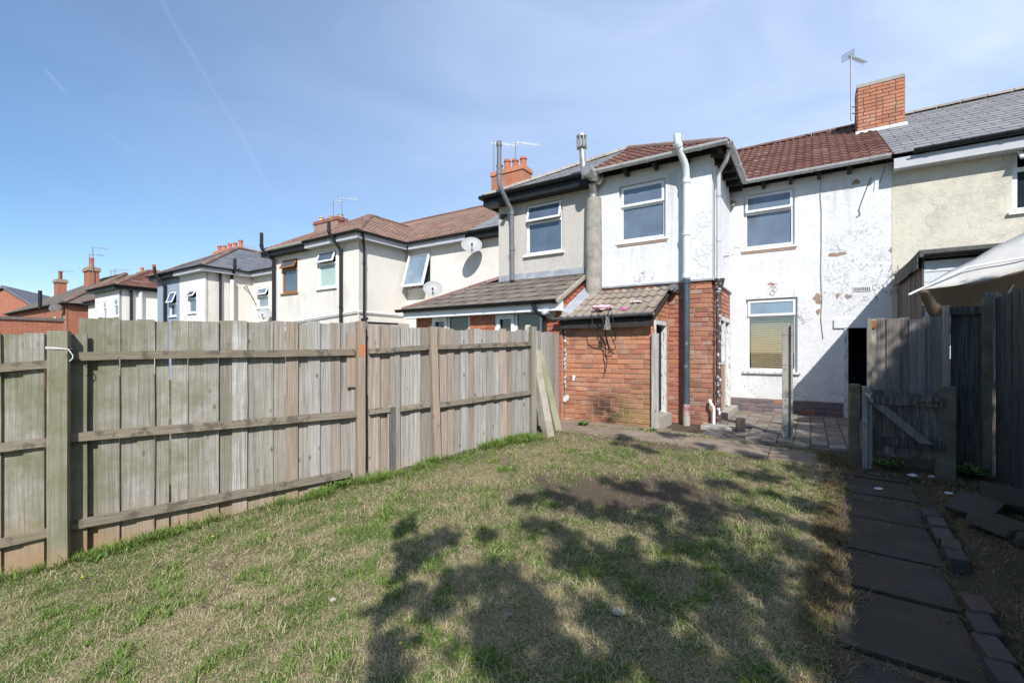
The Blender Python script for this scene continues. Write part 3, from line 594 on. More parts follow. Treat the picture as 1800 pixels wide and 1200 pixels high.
# ------------------------------------------------------------------ houses of the terrace
ZE = 4.72; TAN = 0.5627; DM = 10.68; OV = 0.25; DR = 14.2; ZR = ZE+(DR-DM+OV)*TAN; ZB = -0.4
def half_roof(h, side, uo, ui, df, ume, covp, covm, budget=(150, 140), ridm=None, back=True, w=0.3, gauge=0.3):
    """uo: outer wall of the projection, ui: party line, ume: far end of the main range. side +1: the main range lies at larger u"""
    s = side; e = uo+s*OV; hw = abs(ui-e); dF = df-OV; za = ZE+hw*TAN; da = dF+hw; dv = DM-OV+(za-ZE)/TAN
    A0, A1, AP = W(e, dF, ZE), W(ui, dF, ZE), W(ui, da, za); RB = W(ui, dv, za); VB = W(e, DM-OV, ZE)
    M0, M1, M2, M3 = VB, W(ume, DM-OV, ZE), W(ume, DR, ZR), W(ui, DR, ZR)
    m = MB(); t = Z*0.03
    for poly in ((A0, A1, AP), (A0, AP, RB, VB), (M0, M1, M2, M3, RB), (M2, M3, W(ui, DR+3.7, ZE), W(ume, DR+3.7, ZE))):
        m.face([p-t for p in poly]); m.face([p-t*2 for p in poly])
    rf = m.build('roof', M['rafter'], h, origin=W(ui, df, ZE))
    fr_ = [A0, A1, AP] if s < 0 else [A1, A0, AP]
    n1 = tile_slope(rf, covp[0], covp[1], fr_, budget[0], w=covp[2], gauge=covp[3], name=covp[4])
    sd_ = [A0, VB, RB, AP]
    n1 += tile_slope(rf, covp[0], covp[1], sd_ if s > 0 else [VB, A0, AP, RB], max(0, budget[0]-n1), w=covp[2], gauge=covp[3], name=covp[4])
    mn = [M0, M1, M2, M3, RB] if s > 0 else [M1, M0, RB, M3, M2]
    tile_slope(rf, covm[0], covm[1], mn, budget[1], w=covm[2], gauge=covm[3], name=covm[4])
    ridm = ridm or M['ridge']
    ridge_tiles(rf, A0+Z*0.02, AP+Z*0.03, ridm, name='hip_tile'); ridge_tiles(rf, AP+Z*0.03, RB+Z*0.03, ridm)
    ridge_tiles(rf, W(ui, DR, ZR+.03), W(ume, DR, ZR+.03), ridm)
    return rf
def eaves(h, side, uo, ui, df, ume, gm, fasc=None, rafters=False, gmf=None, fascf=None):
    s = side; e = uo+s*OV; dF = df-OV; gd = 0.05; zg = ZE-0.005
    f0, f1 = sorted((e, ui)); gutter(h, W(f0-(gd if s < 0 else 0), dF-gd, zg), W(f1+(gd if s > 0 else 0), dF-gd, zg), -V, gmf or gm)
    gutter(h, W(e+s*gd, dF-gd, zg), W(e+s*gd, DM-OV-gd, zg), U*s, gm)
    m0, m1 = sorted((e+s*gd, ume)); gutter(h, W(m0, DM-OV-gd, zg), W(m1, DM-OV-gd, zg), -V, gm)
    if fascf or fasc:
        fm = fascf or fasc; MB(FD(dF)).box(f0, f1, -0.025, 0.0, ZE-0.2, ZE-0.01).build('fascia', fm, h)
        MB(FD(dF)).box(f0, f1, -OV, -0.026, ZE-0.2, ZE-0.185).build('soffit', fm, h)
    if fasc:
        MB().hexa([W(e, dF, ZE-.2), W(e-s*.025, dF, ZE-.2), W(e-s*.025, DM-OV, ZE-.2), W(e, DM-OV, ZE-.2), W(e, dF, ZE-.01), W(e-s*.025, dF, ZE-.01), W(e-s*.025, DM-OV, ZE-.01), W(e, DM-OV, ZE-.01)]).build('fascia', fasc, h)
        MB(FD(DM-OV)).box(m0, m1, -0.025, 0.0, ZE-0.2, ZE-0.01).build('fascia', fasc, h)
        MB(FD(DM-OV)).box(m0, m1, -OV, -0.026, ZE-0.2, ZE-0.185).build('soffit', fasc, h)
    if rafters:
        n = int((f1-f0)/0.55)
        for i in range(n+1): MB(FD(dF)).box(f0+.12+i*.55, f0+.18+i*.55, -OV, -0.01, ZE-0.13, ZE-0.03).build('rafter_foot', M['rafter'], h)
        for i in range(int((DM-df)/0.42)+1): MB(FU(e) if s > 0 else FUL(e)).box(df-.1+i*.42, df-.04+i*.42, -OV, -0.01, ZE-.13, ZE-.03).build('rafter_foot', M['rafter'], h)
        for i in range(int((m1-m0)/0.47)): MB(FD(DM-OV)).box(m0+.3+i*.47, m0+.36+i*.47, -OV, -0.01, ZE-.13, ZE-.03).build('rafter_foot', M['rafter'], h)
def house_walls(h, side, uo, ui, df, ume, wmat, ph=(), mh=(), sh=(), zb=ZB, zb_m=ZB, wmatm=None):
    f0, f1 = sorted((uo, ui)); T = ZE-0.04
    wall(FD(df), f0, f1, zb, T, list(ph)).build('wall', wmat, h)
    wall(FU(uo) if side > 0 else FUL(uo), df+0.0015, DM, zb, T, list(sh)).build('side_wall', wmatm or wmat, h)
    m0, m1 = sorted((uo, ume)); wall(FD(DM), m0, m1, zb_m, T, list(mh)).build('rear_wall', wmatm or wmat, h)
def chimney(h, uc, dc, wu, wd, z0, z1, bm, mortar, courses='stuff', cap=True, pots=(), soot=False, capm=None):
    c = MB(FD(dc)); c.box(uc-wu/2, uc+wu/2, -wd, 0, z0, z1)
    ch = c.build('chimney', mortar, h); R = lambda z: (uc-wu/2, uc+wu/2)
    lay_bricks(FD(dc), ch, bm, z0, z1, R, joined=(courses == 'stuff'), headers=0.15)
    for fu, sgn in ((uc+wu/2, 1), (uc-wu/2, -1)):
        f_ = FU(fu) if sgn > 0 else FUL(fu); lay_bricks(f_, ch, bm, z0, z1, lambda z: (dc+0.001, dc+wd), joined=True, headers=0.15)
    if cap:
        k = MB(FD(dc)); k.box(uc-wu/2-.05, uc+wu/2+.05, -wd-.05, .05, z1, z1+.09); k.box(uc-wu/2-.025, uc+wu/2+.025, -wd-.025, .025, z1+.09, z1+.17); k.build('chimney_cap', capm or bm, ch)
    for (pu, hh, pm) in pots:
        p = W(pu, dc+wd/2, z1+(.17 if cap else 0)); m = MB(); m.tube([p, p+Z*hh*.1, p+Z*hh*.14, p+Z*hh*.78, p+Z*hh*.8, p+Z*hh*.9, p+Z*hh*.92, p+Z*hh], [.14, .14, .115, .105, .135, .135, .11, .11], 14); m.build('chimney_pot', pm, ch, sm=True)
    return ch
CB = ('roman', M['tile'], 0.3, 0.29, 'roof_tile'); CF = ('roman', M['tile2'], 0.3, 0.29, 'roof_tile')
CS = ('slate', M['slate'], 0.3, 0.19, 'roof_slate'); CS2 = ('slate', M['slate2'], 0.4, 0.25, 'roof_slate'); CP = ('slate', M['slate'], 0.36, 0.24, 'roof_slate')

# the white house in the middle right
UI0 = -3.62; UR0 = -1.435; UE0 = 1.23
H0 = thing('terraced_house', 'white rendered house with brown tiled roof and brick lower walls', 'house', W(-1.2, 9.4, 0), 'terraced houses seen from the back')
a = lambda x0, y0, x1, y1, d: (*Pd(x0, y0, d), *Pd(x1, y1, d))
def rect_d(xl, xr, yt, yb, d, xm=None):      # window rectangle in a front wall from its pixel box
    u0, _ = Pd(xl, 0, d); u1, _ = Pd(xr, 0, d); xm = xm or (xl+xr)/2; return (u0, u1, Pd(xm, yb, d)[1], Pd(xm, yt, d)[1])
w1 = rect_d(1088, 1170, 320, 421, 8.5); w2 = rect_d(1307, 1397, 337, 434, DM); w3 = rect_d(1311, 1402, 524, 653, DM); dr = rect_d(1484, 1530, 576, 735, DM); dr = (dr[0], dr[1]+0.1, -0.2, dr[3])
ZS = 2.51
T = ZE-0.04
wall(FD(8.5), UI0, UR0, ZS, T, [w1]).build('wall', M['white'], H0)
SDOOR = (9.12, 10.6, 0.12, 1.93)
wall(FU(UR0), 8.5015, DM, ZS, T, []).build('side_wall', M['white'], H0)
wall(FD(DM), UR0, UE0, 0.28, T, [w2, w3, dr]).build('rear_wall', M['white'], H0)
bw = wall(FD(8.515), UI0, UR0-.012, ZB, ZS, []).build('brick_wall', M['mortar'], H0)
bs = wall(FU(UR0-.015), 8.5165, DM-.002, ZB, ZS, [SDOOR]).build('side_brick_wall', M['mortarr'], H0)
lay_bricks(FD(8.515), bw, M['brick2'], -0.12, ZS, lambda z: (UI0 if z > 2.25 else -2.17, UR0), matf=lambda a_, z: (M['brickblue'] if (z > 2.4 and random.random() < .25) else (M['brick'] if random.random() < .35 else M['brick2'])), jit=0.004)
lay_bricks(FU(UR0-.015), bs, M['brick2'], -0.12, ZS, lambda z: (8.503, DM-.01), holes=[SDOOR], matf=lambda a_, z: M['brick2'] if random.random() < .7 else M['brick'])
bd = MB(FD(DM+.013)).box(UR0+.001, dr[0], -0.08, 0, ZB, 0.28).build('damp_course_wall', M['mortarr'], H0)
lay_bricks(FD(DM+.013), bd, M['brickblue'], -0.06, 0.28, lambda z: (UR0+.02, dr[0]-.02), headers=.1)
MB(FD(8.5)).box(UI0, UR0+.03, .002, .03, ZS-.02, ZS+.012).build('string_course', M['lead'], H0)
MB(FU(UR0)).box(8.47, DM-.001, .002, .035, ZS-.02, ZS+.02).build('string_course', M['upvcy'], H0)
half_roof(H0, 1, UR0, UI0, 8.5, UE0, CB, CB, (150, 150))
eaves(H0, 1, UR0, UI0, 8.5, UE0-.05, M['upvcy'], rafters=True)
win(FD(8.5), H0, *w1, rec=0.07, split=.38, fw=.06, sill=.02, pm=M['glassf'])
win(FD(DM), H0, *w2, rec=0.05, split=.34, open_ang=.1, fw=.06, sill=.02, pm=M['glassf'])
w = win(FD(DM), H0, *w3, rec=0.07, split=.24, open_ang=0, fw=.06, sill=.05, pm=M['glassp'], pm2=M['clear'], sillmat=M['peel'])
bh = MB(FD(DM))
zz = w3[2]+.08; zt = w3[3]-.24*(w3[3]-w3[2])-.05
k = 0
while zz < zt:
    drp = 0.03*max(0, 1-(zz-w3[2])/.3)
    q0, q1, q2, q3 = w3[0]+.08, w3[1]-.07, zz+drp, zz
    bh.hexa([FD(DM)(q0, -.19, q2), FD(DM)(q1, -.19, q3-drp), FD(DM)(q1, -.165, q3-drp-.032), FD(DM)(q0, -.165, q2-.032), FD(DM)(q0, -.19, q2+.003), FD(DM)(q1, -.19, q3-drp+.003), FD(DM)(q1, -.165, q3-drp-.029), FD(DM)(q0, -.165, q2-.029)]); zz += .044
bh.build('venetian_blind', M['blind'], w)
# rear doorway: frame, lintel, darkness
MB(FD(DM)).box(dr[0]-.16, dr[1]+.06, .003, .03, dr[3], dr[3]+.17).build('lintel', M['white'], H0)
df_ = MB(FD(DM)); df_.box(dr[0], dr[0]+.06, -.09, .02, 0, dr[3]); df_.box(dr[1]-.06, dr[1], -.09, .0, 0, dr[3]); df_.build('door_frame', M['peel'], H0)
MB(FD(DM)).box(dr[0]-.3, dr[1]+.3, -1.3, -1.25, -.3, dr[3]+.2).build('passage_darkness', M['inside'], H0)
pg = MB(FD(DM)); pg.box(dr[0]-.3, dr[0]-.25, -1.25, -.125, -.3, dr[3]+.2); pg.box(dr[1]+.25, dr[1]+.3, -1.25, -.125, -.3, dr[3]+.2); pg.box(dr[0]-.25, dr[1]+.25, -1.25, -.125, dr[3]+.15, dr[3]+.2); pg.build('passage_wall', M['inside'], H0)
# side door and window in the projection
fs = FU(UR0); sdr = MB(fs); y0, y1 = SDOOR[2], SDOOR[3]
for bx in ((9.12, 9.2, y0+.0, y1), (10.52, 10.6, y0, y1), (9.2, 10.52, y1-.08, y1), (9.84, 9.92, y0, y1-.08), (9.2, 9.84, 1.0, 1.07)): sdr.box(bx[0], bx[1], -.1, .015, bx[2], bx[3])
sd_ = sdr.build('side_door_frame', M['peel'], H0)
MB(fs).box(9.92, 10.52, -.09, -.05, y0+.02, y1-.08).build('door', M['peel'], sd_)
MB(fs).box(9.2, 9.84, -.07, -.06, 1.07, y1-.08).build('pane', M['glassf'], sd_)
q = MB(fs); q.box(9.3, 9.8, -.01, .02, y0+.03, .98); q.box(9.2, 9.84, -.09, -.01, y0, 1.0); q.build('brick_infill', M['mortarr'], sd_)
lay_bricks(Fr(U*(UR0-.012), V, U), sd_, M['brick2'], .12, 1.0, lambda z: (9.2, 9.84))
MB(fs).box(9.15, 10.62, -.1, .16, -.1, .12).build('door_step', M['concrete'], H0)
# pipes on the white house
def on(px, py, d, off=0.1):
    u, z = Pd(px, py, d-off); return W(u, d-off, z)
pu, _ = Pd(1207, 600, 8.4); pT = W(pu, 8.40, 4.62)
pipe_run(H0, [W(pu-.09, 8.1, 4.98), W(pu-.09, 8.1, 4.84), W(pu, 8.32, 4.5), W(pu, 8.38, 4.3), W(pu, 8.38, 2.53)], .06, M['mint'], 'soil_pipe', [(1, .1), (3, .03), (3, .55), (3, .97)])
pipe_run(H0, [W(pu, 8.38, 2.53), W(pu, 8.38, .33)], .057, M['navy'], 'lower_soil_pipe', [(0, .02)])
pipe_run(H0, [W(pu, 8.38, .33), W(pu, 8.38, .12)], .06, M['maroon'], 'pipe_foot_band'); pipe_run(H0, [W(pu, 8.38, .12), W(pu, 8.38, -.1)], .063, M['concrete'], 'pipe_foot', n=10)
qx = UR0+.09
pipe_run(H0, [W(UR0+.27, 8.42, 4.66), W(UR0+.24, 8.5, 4.52), W(qx, 8.62, 4.36), W(qx, 8.62, 2.5)], .036, M['upvcy'], 'downpipe', [(2, .0), (2, .2), (2, .62), (2, .98)])
pipe_run(H0, [W(qx, 8.62, 2.46), W(qx, 8.62, -.02)], .045, M['iron'], 'cast_iron_pipe', [(0, .04), (0, .35), (0, .68), (0, .78)])
MB().tube([W(qx, 8.62, 2.36), W(qx, 8.62, 2.42), W(qx, 8.62, 2.5), W(qx, 8.62, 2.52)], [.05, .085, .1, .105], 12).build('rainwater_hopper', M['iron'], H0, sm=True)
pipe_run(H0, [W(UR0-.02, 8.45, .42), W(UR0-.0, 8.4, .36), W(UR0+.05, 8.4, .3), W(UR0+.05, 8.4, .02)], .024, M['upvc'], 'waste_pipe', n=8)
# rendered flue between the two houses and its cowls
fu = -3.60
m = MB(); pts = []
for i in range(9): pts.append(W(fu, 8.44, 2.2+i*0.26))
m.tube(pts, [.165, .165, .162, .16, .165, .16, .158, .155, .15], 12); m.build('rendered_flue', M['flue'], H0, sm=True)
pipe_run(H0, [W(fu, 8.42, 4.28), W(fu, 8.42, 4.38), W(fu+.03, 8.3, 4.55)], .075, M['metal'], 'flue_elbow')
pipe_run(H0, [W(fu+.12, 8.42, 4.62), W(fu+.02, 8.05, 4.72)], .1, M['metal'], 'flue_drum', [(0, .1), (0, .5), (0, .95)], 16)
fc = MB(); fc.tube([W(fu-.1, 8.22, 4.62), W(fu-.14, 8.2, 5.2)], .06, 12); fc.tube([W(fu-.14, 8.2, 5.2), W(fu-.145, 8.2, 5.24)], [.06, .1], 12)
for k in range(8):
    q = k*math.pi/4; fc.tube([W(fu-.145+.09*math.cos(q), 8.2+.09*math.sin(q), 5.22), W(fu-.15+.09*math.cos(q), 8.2+.09*math.sin(q), 5.46)], .018, 5)
fc.tube([W(fu-.15, 8.2, 5.44), W(fu-.152, 8.2, 5.48)], [.105, .1], 12); fc.tube([W(fu-.145, 8.2, 5.24), W(fu-.15, 8.2, 5.44)], .055, 8); fc.build('flue_cowl', M['metal'], H0, sm=True)
bf = MB(); c0 = on(1187, 508, 8.5, 0)
bf.tube([c0, c0-V*.03], [.09, .09], 16); bf.tube([c0-V*.03, c0-V*.16], .075, 16); bf.tube([c0-V*.16, c0-V*.24], .05, 12); bf.build('boiler_flue', M['greypipe'], H0, sm=True)
# chimney at the right end of the white house
CH = chimney(H0, 1.31, 13.1, .83, .55, 6.05, 7.28, M['brickc'], M['mortard'], courses='single', cap=False)
MB(FD(13.1)).box(.885, 1.735, -.56, .02, 7.28, 7.36).build('broken_flaunching', M['concrete'], CH)
ls = MB(FD(13.1)); zb0 = ZE+(13.1-DM+OV)*TAN
ls.hexa([FD(13.1)(.86, .12, zb0-.08), FD(13.1)(1.77, .12, zb0-.08), FD(13.1)(1.77, .0, zb0+.02), FD(13.1)(.86, .0, zb0+.02), FD(13.1)(.86, .12, zb0-.03), FD(13.1)(1.77, .12, zb0-.03), FD(13.1)(1.77, .02, zb0+.07), FD(13.1)(.86, .02, zb0+.07)]); ls.build('mortar_fillet', M['upvcy'], CH)
# bare patches, cracks, cable, vent and bracket on the white rear wall
def blob(fr, cu, cz, ru, rz, mat, parent, name='bare_patch', seed=0, o=.004, n=22):
    rs = random.Random(seed); ph = [rs.uniform(0, 6.28) for _ in range(4)]; P = []
    for k in range(n):
        t = 2*math.pi*k/n; q = 1+.22*math.sin(2*t+ph[0])+.18*math.sin(3*t+ph[1])+.1*math.sin(5*t+ph[2])+.08*rs.uniform(-1, 1); P.append((cu+ru*q*math.cos(t), cz+rz*q*math.sin(t)))
    m = MB(); top = [fr(x, o, z) for x, z in P]; bot = [fr(x, -.003, z) for x, z in P]; m.face(top)
    for k in range(n): m.face([bot[k], bot[(k+1) % n], top[(k+1) % n], top[k]])
    return m.build(name, mat, parent)
for i, (px, py, rx, ry) in enumerate([(1505, 320, .05, .06), (1471, 447, .12, .045), (1437, 525, .07, .09), (1438, 548, .04, .045), (1491, 521, .045, .05), (1472, 520, .02, .06), (1288, 356, .06, .045), (1310, 445, .09, .03), (1356, 499, .06, .03), (1567, 440, .03, .05)]):
    u, z = Pd(px, py, DM); blob(FD(DM), u, z, rx, ry, M['patch'], H0, seed=i+3)
MB(FD(DM)).box(w2[0]-.04, w2[1]+.02, .001, .012, w2[2]-.1, w2[2]-.046).build('bare_sill_brick', M['patch'], H0)
MB(FD(8.5)).box(w1[0]-.03, w1[1]+.03, .001, .012, w1[2]-.09, w1[2]-.046).build('bare_sill_brick', M['patch'], H0)
cw = [Pd(x, y, DM) for x, y in ((1462, 306), (1443, 308), (1442, 345), (1444, 372), (1444, 425), (1443, 480), (1445, 530), (1443, 560), (1447, 595))]
MB().tube([W(u, DM-.012, z) for u, z in cw], .007, 5).build('wall_cable', M['concrete'], H0)
cc = [Pd(x, y, DM) for x, y in ((1560, 275), (1556, 290), (1545, 325))]
MB().tube([W(cc[0][0], DM-.3, cc[0][1]), W(cc[1][0], DM-.2, cc[1][1]), W(cc[2][0], DM-.1, cc[2][1])], .006, 5).build('loose_wire', M['rubber'], H0)
cc = [Pd(x, y, DM) for x, y in ((1531, 313), (1520, 340), (1510, 368), (1512, 378), (1505, 382))]
MB().tube([W(u, DM-.015, z) for u, z in cc], .006, 5).build('loose_wire', M['rubber'], H0)
u, z = Pd(1515, 508, DM); vb = MB(FD(DM)); vb.box(u-.13, u+.13, .001, .012, z-.045, z+.045)
vo = vb.build('air_brick', M['white'], H0); sl_ = MB(FD(DM))
for k in range(8): sl_.box(u-.11+k*.03, u-.095+k*.03, .0125, .014, z-.03, z+.03)
sl_.build('air_brick_slot', M['inside'], vo)
u, z = Pd(1362, 508, DM); bb = MB(); ring = [W(u+.045*math.cos(t), DM-.06, z+.045*math.sin(t)-.02) for t in np.linspace(0, 6.28, 13)]; bb.tube(ring, .006, 5, False)
bb.tube([W(u-.04, DM, z+.11), W(u-.02, DM-.05, z+.1), W(u+.05, DM-.05, z+.1), W(u, DM-.06, z+.02)], .006, 5); bb.tube([W(u-.1, DM-.01, z), W(u-.03, DM-.04, z+.09)], .005, 5); bb.build('old_wall_bracket', M['maroon'], H0)
u0_, z0_ = Pd(1271, 451, 9.6); dd, zz = Pu(1272, 451, UR0); MB().tube([W(UR0, dd, zz), W(UR0+.1, dd, zz)], .012, 6).build('pipe_stub', M['steel'], H0)
zv = 2.0
CROSS = 0
# ------------------------------------------------------------------ neighbour on the left: grey pebbledash
UL1 = -5.94; UE1 = -8.5
H1 = thing('terraced_house', 'grey pebbledashed terraced house with slate roof and black eaves, left of the white house', 'house', W(-5.5, 9.4, 0), 'terraced houses seen from the back')
w4 = rect_d(925, 989, 356, 445, 8.5)
w5 = rect_d(720, 757, 447, 508, DM)
house_walls(H1, -1, UL1, UI0-.001, 8.5, UE1, M['pebble'], ph=[w4], mh=[], wmatm=M['cream'])
half_roof(H1, -1, UL1, UI0-.002, 8.5, UE1, CP, CP, (160, 130), ridm=M['ridgeg'])
eaves(H1, -1, UL1, UI0-.01, 8.5, UE1, M['black'], fasc=M['black'])
win(FD(8.5), H1, *w4, rec=0.04, split=.36, open_ang=.22, fw=.055, sill=.06, pm=M['glass'])
# plant and bottle on the window sill, behind the glass line they show as pale green leaves
gu, gd_, g0 = w4[0]+.12, 8.5, w4[2]+.07
pl = MB()
for k in range(34):
    b = W(gu+random.uniform(0, .42), 8.585, g0); t = b+Vector((random.uniform(-.07, .07), 0, random.uniform(.04, .16))); c = (b+t)/2+Vector((random.uniform(-.02, .02), 0, .02)); s_ = Vector((.004, 0, .002))
    pl.face([b-s_, b+s_, c+s_, c-s_]); pl.face([c-s_, c+s_, t])
pl.build('sill_plant_leaves', M['leaf'], H1)
MB(FD(8.5)).box(UL1+.02, UI0-.2, .002, .02, 2.83, 2.96).build('lead_flashing', M['lead'], H1)
gp, _ = Pd(897, 400, 8.35)
pipe_run(H1, [W(gp-.09, 8.05, 5.78), W(gp-.09, 8.05, 4.86), W(gp-.07, 8.1, 4.75), W(gp+.02, 8.38, 4.35), W(gp+.02, 8.4, 2.82)], .052, M['greypipe'], 'soil_pipe', [(0, .08), (0, .75), (3, .04), (3, .55)])
def chim(h, x0, x1, yt, d, bm, mo, pots):
    ua, ub = Pd(x0, 0, d)[0], Pd(x1, 0, d)[0]; zt = Pd((x0+x1)/2, yt, d)[1]-.17; n_ = len(pots)
    return chimney(h, (ua+ub)/2, d, (ub-ua)-.1, .6, 5.9, zt, bm, mo, pots=[((ua+ub)/2+(i-(n_-1)/2)*(ub-ua-.42)/max(1, n_-1), hh, pm) for i, (hh, pm) in enumerate(pots)])
PT, PP = M['pot'], M['potp']
chim(H1, 862, 921, 296, 13.8, M['brickc'], M['mortarr'], [(.36, PT), (.46, PT), (.38, PT), (.38, PT)])
# ------------------------------------------------------------------ next pair: cream, faded brown tiles
UR2, UI2, UL2, UE2 = -11.15, -13.5, -15.85, -18.4
H2 = thing('terraced_house', 'cream rendered house with faded brown tiles and a net curtained window swung open', 'house', W(-10.9, 9.5, 0), 'terraced houses seen from the back')
D2 = 8.75
w6 = rect_d(559, 591, 440, 506, D2); w7 = rect_d(496, 523, 456, 515, D2)
house_walls(H2, 1, UR2, UI2, D2, UE1-.001, M['cream'], ph=[w6], mh=[w5])
half_roof(H2, 1, UR2, UI2, D2, UE1-.001, CF, CF, (150, 150))
eaves(H2, 1, UR2, UI2, D2, UE1-.01, M['black'], fasc=M['soffit'])
win(FD(D2), H2, *w6, rec=.03, split=.35, open_ang=.35, fw=.07, sill=.06, pm=M['glass'], pm2=M['curtaing'])
w = win(FD(DM), H2, *w5, rec=.05, split=.5, transom=False, fw=.06, sill=.04, pm=M['glassd'])
h0, h1_, hb, ht = w5; ang = .30; fr = FD(DM)
def xfw(a_, o, z): dz = z-ht; return (a_, .02+(o-.02)*math.cos(ang)-dz*math.sin(ang), ht+dz*math.cos(ang)+(o-.02)*math.sin(ang))
q = MB(fr)
for bx in ((h0, h0+.07, hb, ht), (h1_-.07, h1_, hb, ht), (h0+.07, h1_-.07, hb, hb+.07), (h0+.07, h1_-.07, ht-.07, ht)): q.box(bx[0], bx[1], 0, .05, bx[2], bx[3], xfw)
q.build('sash', M['upvc'], w); MB(fr).box(h0+.07, h1_-.07, .018, .024, hb+.07, ht-.07, xfw).build('pane', M['glassp'], w)
MB(fr).box(h1_-.3, h1_-.06, -.1, -.08, hb+.1, ht-.1).build('red_curtain', M['redcloth'], w)
cu = MB(fr)
for k in range(12):
    x0 = h0+.1+k*(h1_-h0-.2)/12; x1 = x0+(h1_-h0-.2)/12; o_ = .004*(k % 2); cu.face([fr(*xfw(x0, .01+o_, hb+.1)), fr(*xfw(x1, .01+.004-o_, hb+.1)), fr(*xfw(x1, .01+.004-o_, ht-.1)), fr(*xfw(x0, .01+o_, ht-.1))])
cu.build('net_curtain', M['curtain'], w)
blk = lambda h, px, off=.1, d=D2: Pd(px, 500, d-off)[0]
pu = blk(H2, 599); pipe_run(H2, [W(pu-.12, D2-.42, 5.08), W(pu-.12, D2-.42, 4.78), W(pu, D2-.1, 4.3), W(pu, D2-.1, 0)], .048, M['black'], 'soil_pipe', [(0, .9), (2, .0), (2, .4)])
dd, _ = Pu(636, 500, UR2+.09); pipe_run(H2, [W(UR2+.3, D2-.1, 4.66), W(UR2+.09, D2+.12, 4.3), W(UR2+.09, D2+.12, 0)], .04, M['black'], 'downpipe', [(1, .1)])
pipe_run(H2, [W(UR2+.05, D2-.04, 2.42), W(UR2+.05, DM-.2, 2.42)], .022, M['upvc'], 'waste_pipe', n=8); pipe_run(H2, [W(UI2-2.2, D2-.06, 2.15), W(UR2, D2-.06, 2.42)], .022, M['upvcy'], 'waste_pipe', n=8)
pipe_run(H2, [W(UR2+.08, D2+.15, 2.1), W(UR2+.08, D2+1.6, 2.12)], .035, M['black'], 'downpipe', n=8)

H3 = thing('terraced_house', 'cream rendered terraced house with the brown framed window open at its top', 'house', W(-14.9, 9.5, 0), 'terraced houses seen from the back')
house_walls(H3, -1, UL2, UI2-.001, D2, UE2, M['cream'], ph=[w7])
half_roof(H3, -1, UL2, UI2-.002, D2, UE2, CF, CF, (150, 100))
eaves(H3, -1, UL2, UI2-.01, D2, UE2, M['black'], fasc=M['black'], gmf=M['upvcy'])
win(FD(D2), H3, *w7, rec=.03, split=.3, open_ang=.5, fw=.08, sill=.05, fm=M['brownwood'], pm=M['glass'])
pu = blk(H3, 481); pipe_run(H3, [W(pu-.18, D2-.42, 5.3), W(pu-.18, D2-.42, 4.78), W(pu, D2-.1, 4.4), W(pu, D2-.1, 0)], .056, M['black'], 'soil_pipe', [(0, .85), (2, .05), (2, .6)])
chim(H3, 551, 594, 385, 13.8, M['brick2'], M['mortar'], [(.3, PP), (.24, PP), (.16, PP)])
# small lean-to roof in front of the cream pair
lt = thing('lean_to', 'low lean-to with grey cement roof against the cream house behind the fence', 'shed', W(-13.2, 8.2, 0))
q = MB(); q.hexa([W(-15.2, 8.7, 1.85), W(-12.2, 8.7, 1.85), W(-12.2, 7.6, 1.62), W(-15.2, 7.6, 1.62), W(-15.2, 8.7, 1.93), W(-12.2, 8.7, 1.93), W(-12.2, 7.6, 1.7), W(-15.2, 7.6, 1.7)]); q.build('roof', M['felt'], lt)
MB().hexa([W(-15.1, 8.7, -.3), W(-12.3, 8.7, -.3), W(-12.3, 7.7, -.3), W(-15.1, 7.7, -.3), W(-15.1, 8.7, 1.84), W(-12.3, 8.7, 1.84), W(-12.3, 7.7, 1.62), W(-15.1, 7.7, 1.62)]).build('wall', M['cream'], lt)
# ------------------------------------------------------------------ third pair: slate, white and blue-grey
UR4, UI4, UL4, UE4 = -20.9, -23.3, -25.7, -28.1
w8 = rect_d(453, 472, 505, 541, DM); w9 = rect_d(331, 345, 510, 550, D2); w10 = rect_d(298, 310, 512, 556, D2)
H4 = thing('terraced_house', 'cream terraced house with blue grey slate roof and white front wall, top light open', 'house', W(-20.9, 9.5, 0), 'terraced houses seen from the back')
wall(FD(D2), UI4, UR4, ZB, T, [w9]).build('wall', M['cream2'], H4); wall(FU(UR4), D2+.0015, DM, ZB, T, []).build('side_wall', M['cream'], H4); wall(FD(DM), UR4, UE2-.001, ZB, T, [w8]).build('rear_wall', M['cream'], H4)
half_roof(H4, 1, UR4, UI4, D2, UE2-.001, CS2, CS2, (140, 130)); eaves(H4, 1, UR4, UI4, D2, UE2-.01, M['black'], fasc=M['soffit'])
win(FD(D2), H4, *w9, rec=.03, split=.35, open_ang=.6, fw=.07, sill=.06); win(FD(DM), H4, *w8, rec=.03, split=.42, open_ang=.45, fw=.07, sill=.06, pm=M['glassp'])
d1, _ = Pu(372, 500, UR4+.08); pipe_run(H4, [W(UR4+.08, D2+.55, 4.6), W(UR4+.08, D2+.55, 0)], .05, M['black'], 'downpipe')
pipe_run(H4, [W(UR4+.35, D2+1.0, 5.2), W(UR4+.35, D2+1.0, 4.75), W(UR4+.1, D2+1.0, 4.45), W(UR4+.1, D2+1.0, 0)], .06, M['black'], 'soil_pipe', [(0, .7)]); pipe_run(H4, [W(UR4+.13, D2+1.0, 4.3), W(UR4+.13, D2+1.0, 0)], .085, M['cream'], 'boxed_pipe')
q = MB(); q.tube([W(UR4, D2+1.55, 4.05), W(UR4+.3, D2+1.5, 4.1), W(UR4+.32, D2+1.9, 3.3)], .03, 6); q.build('wall_bracket', M['metal'], H4)

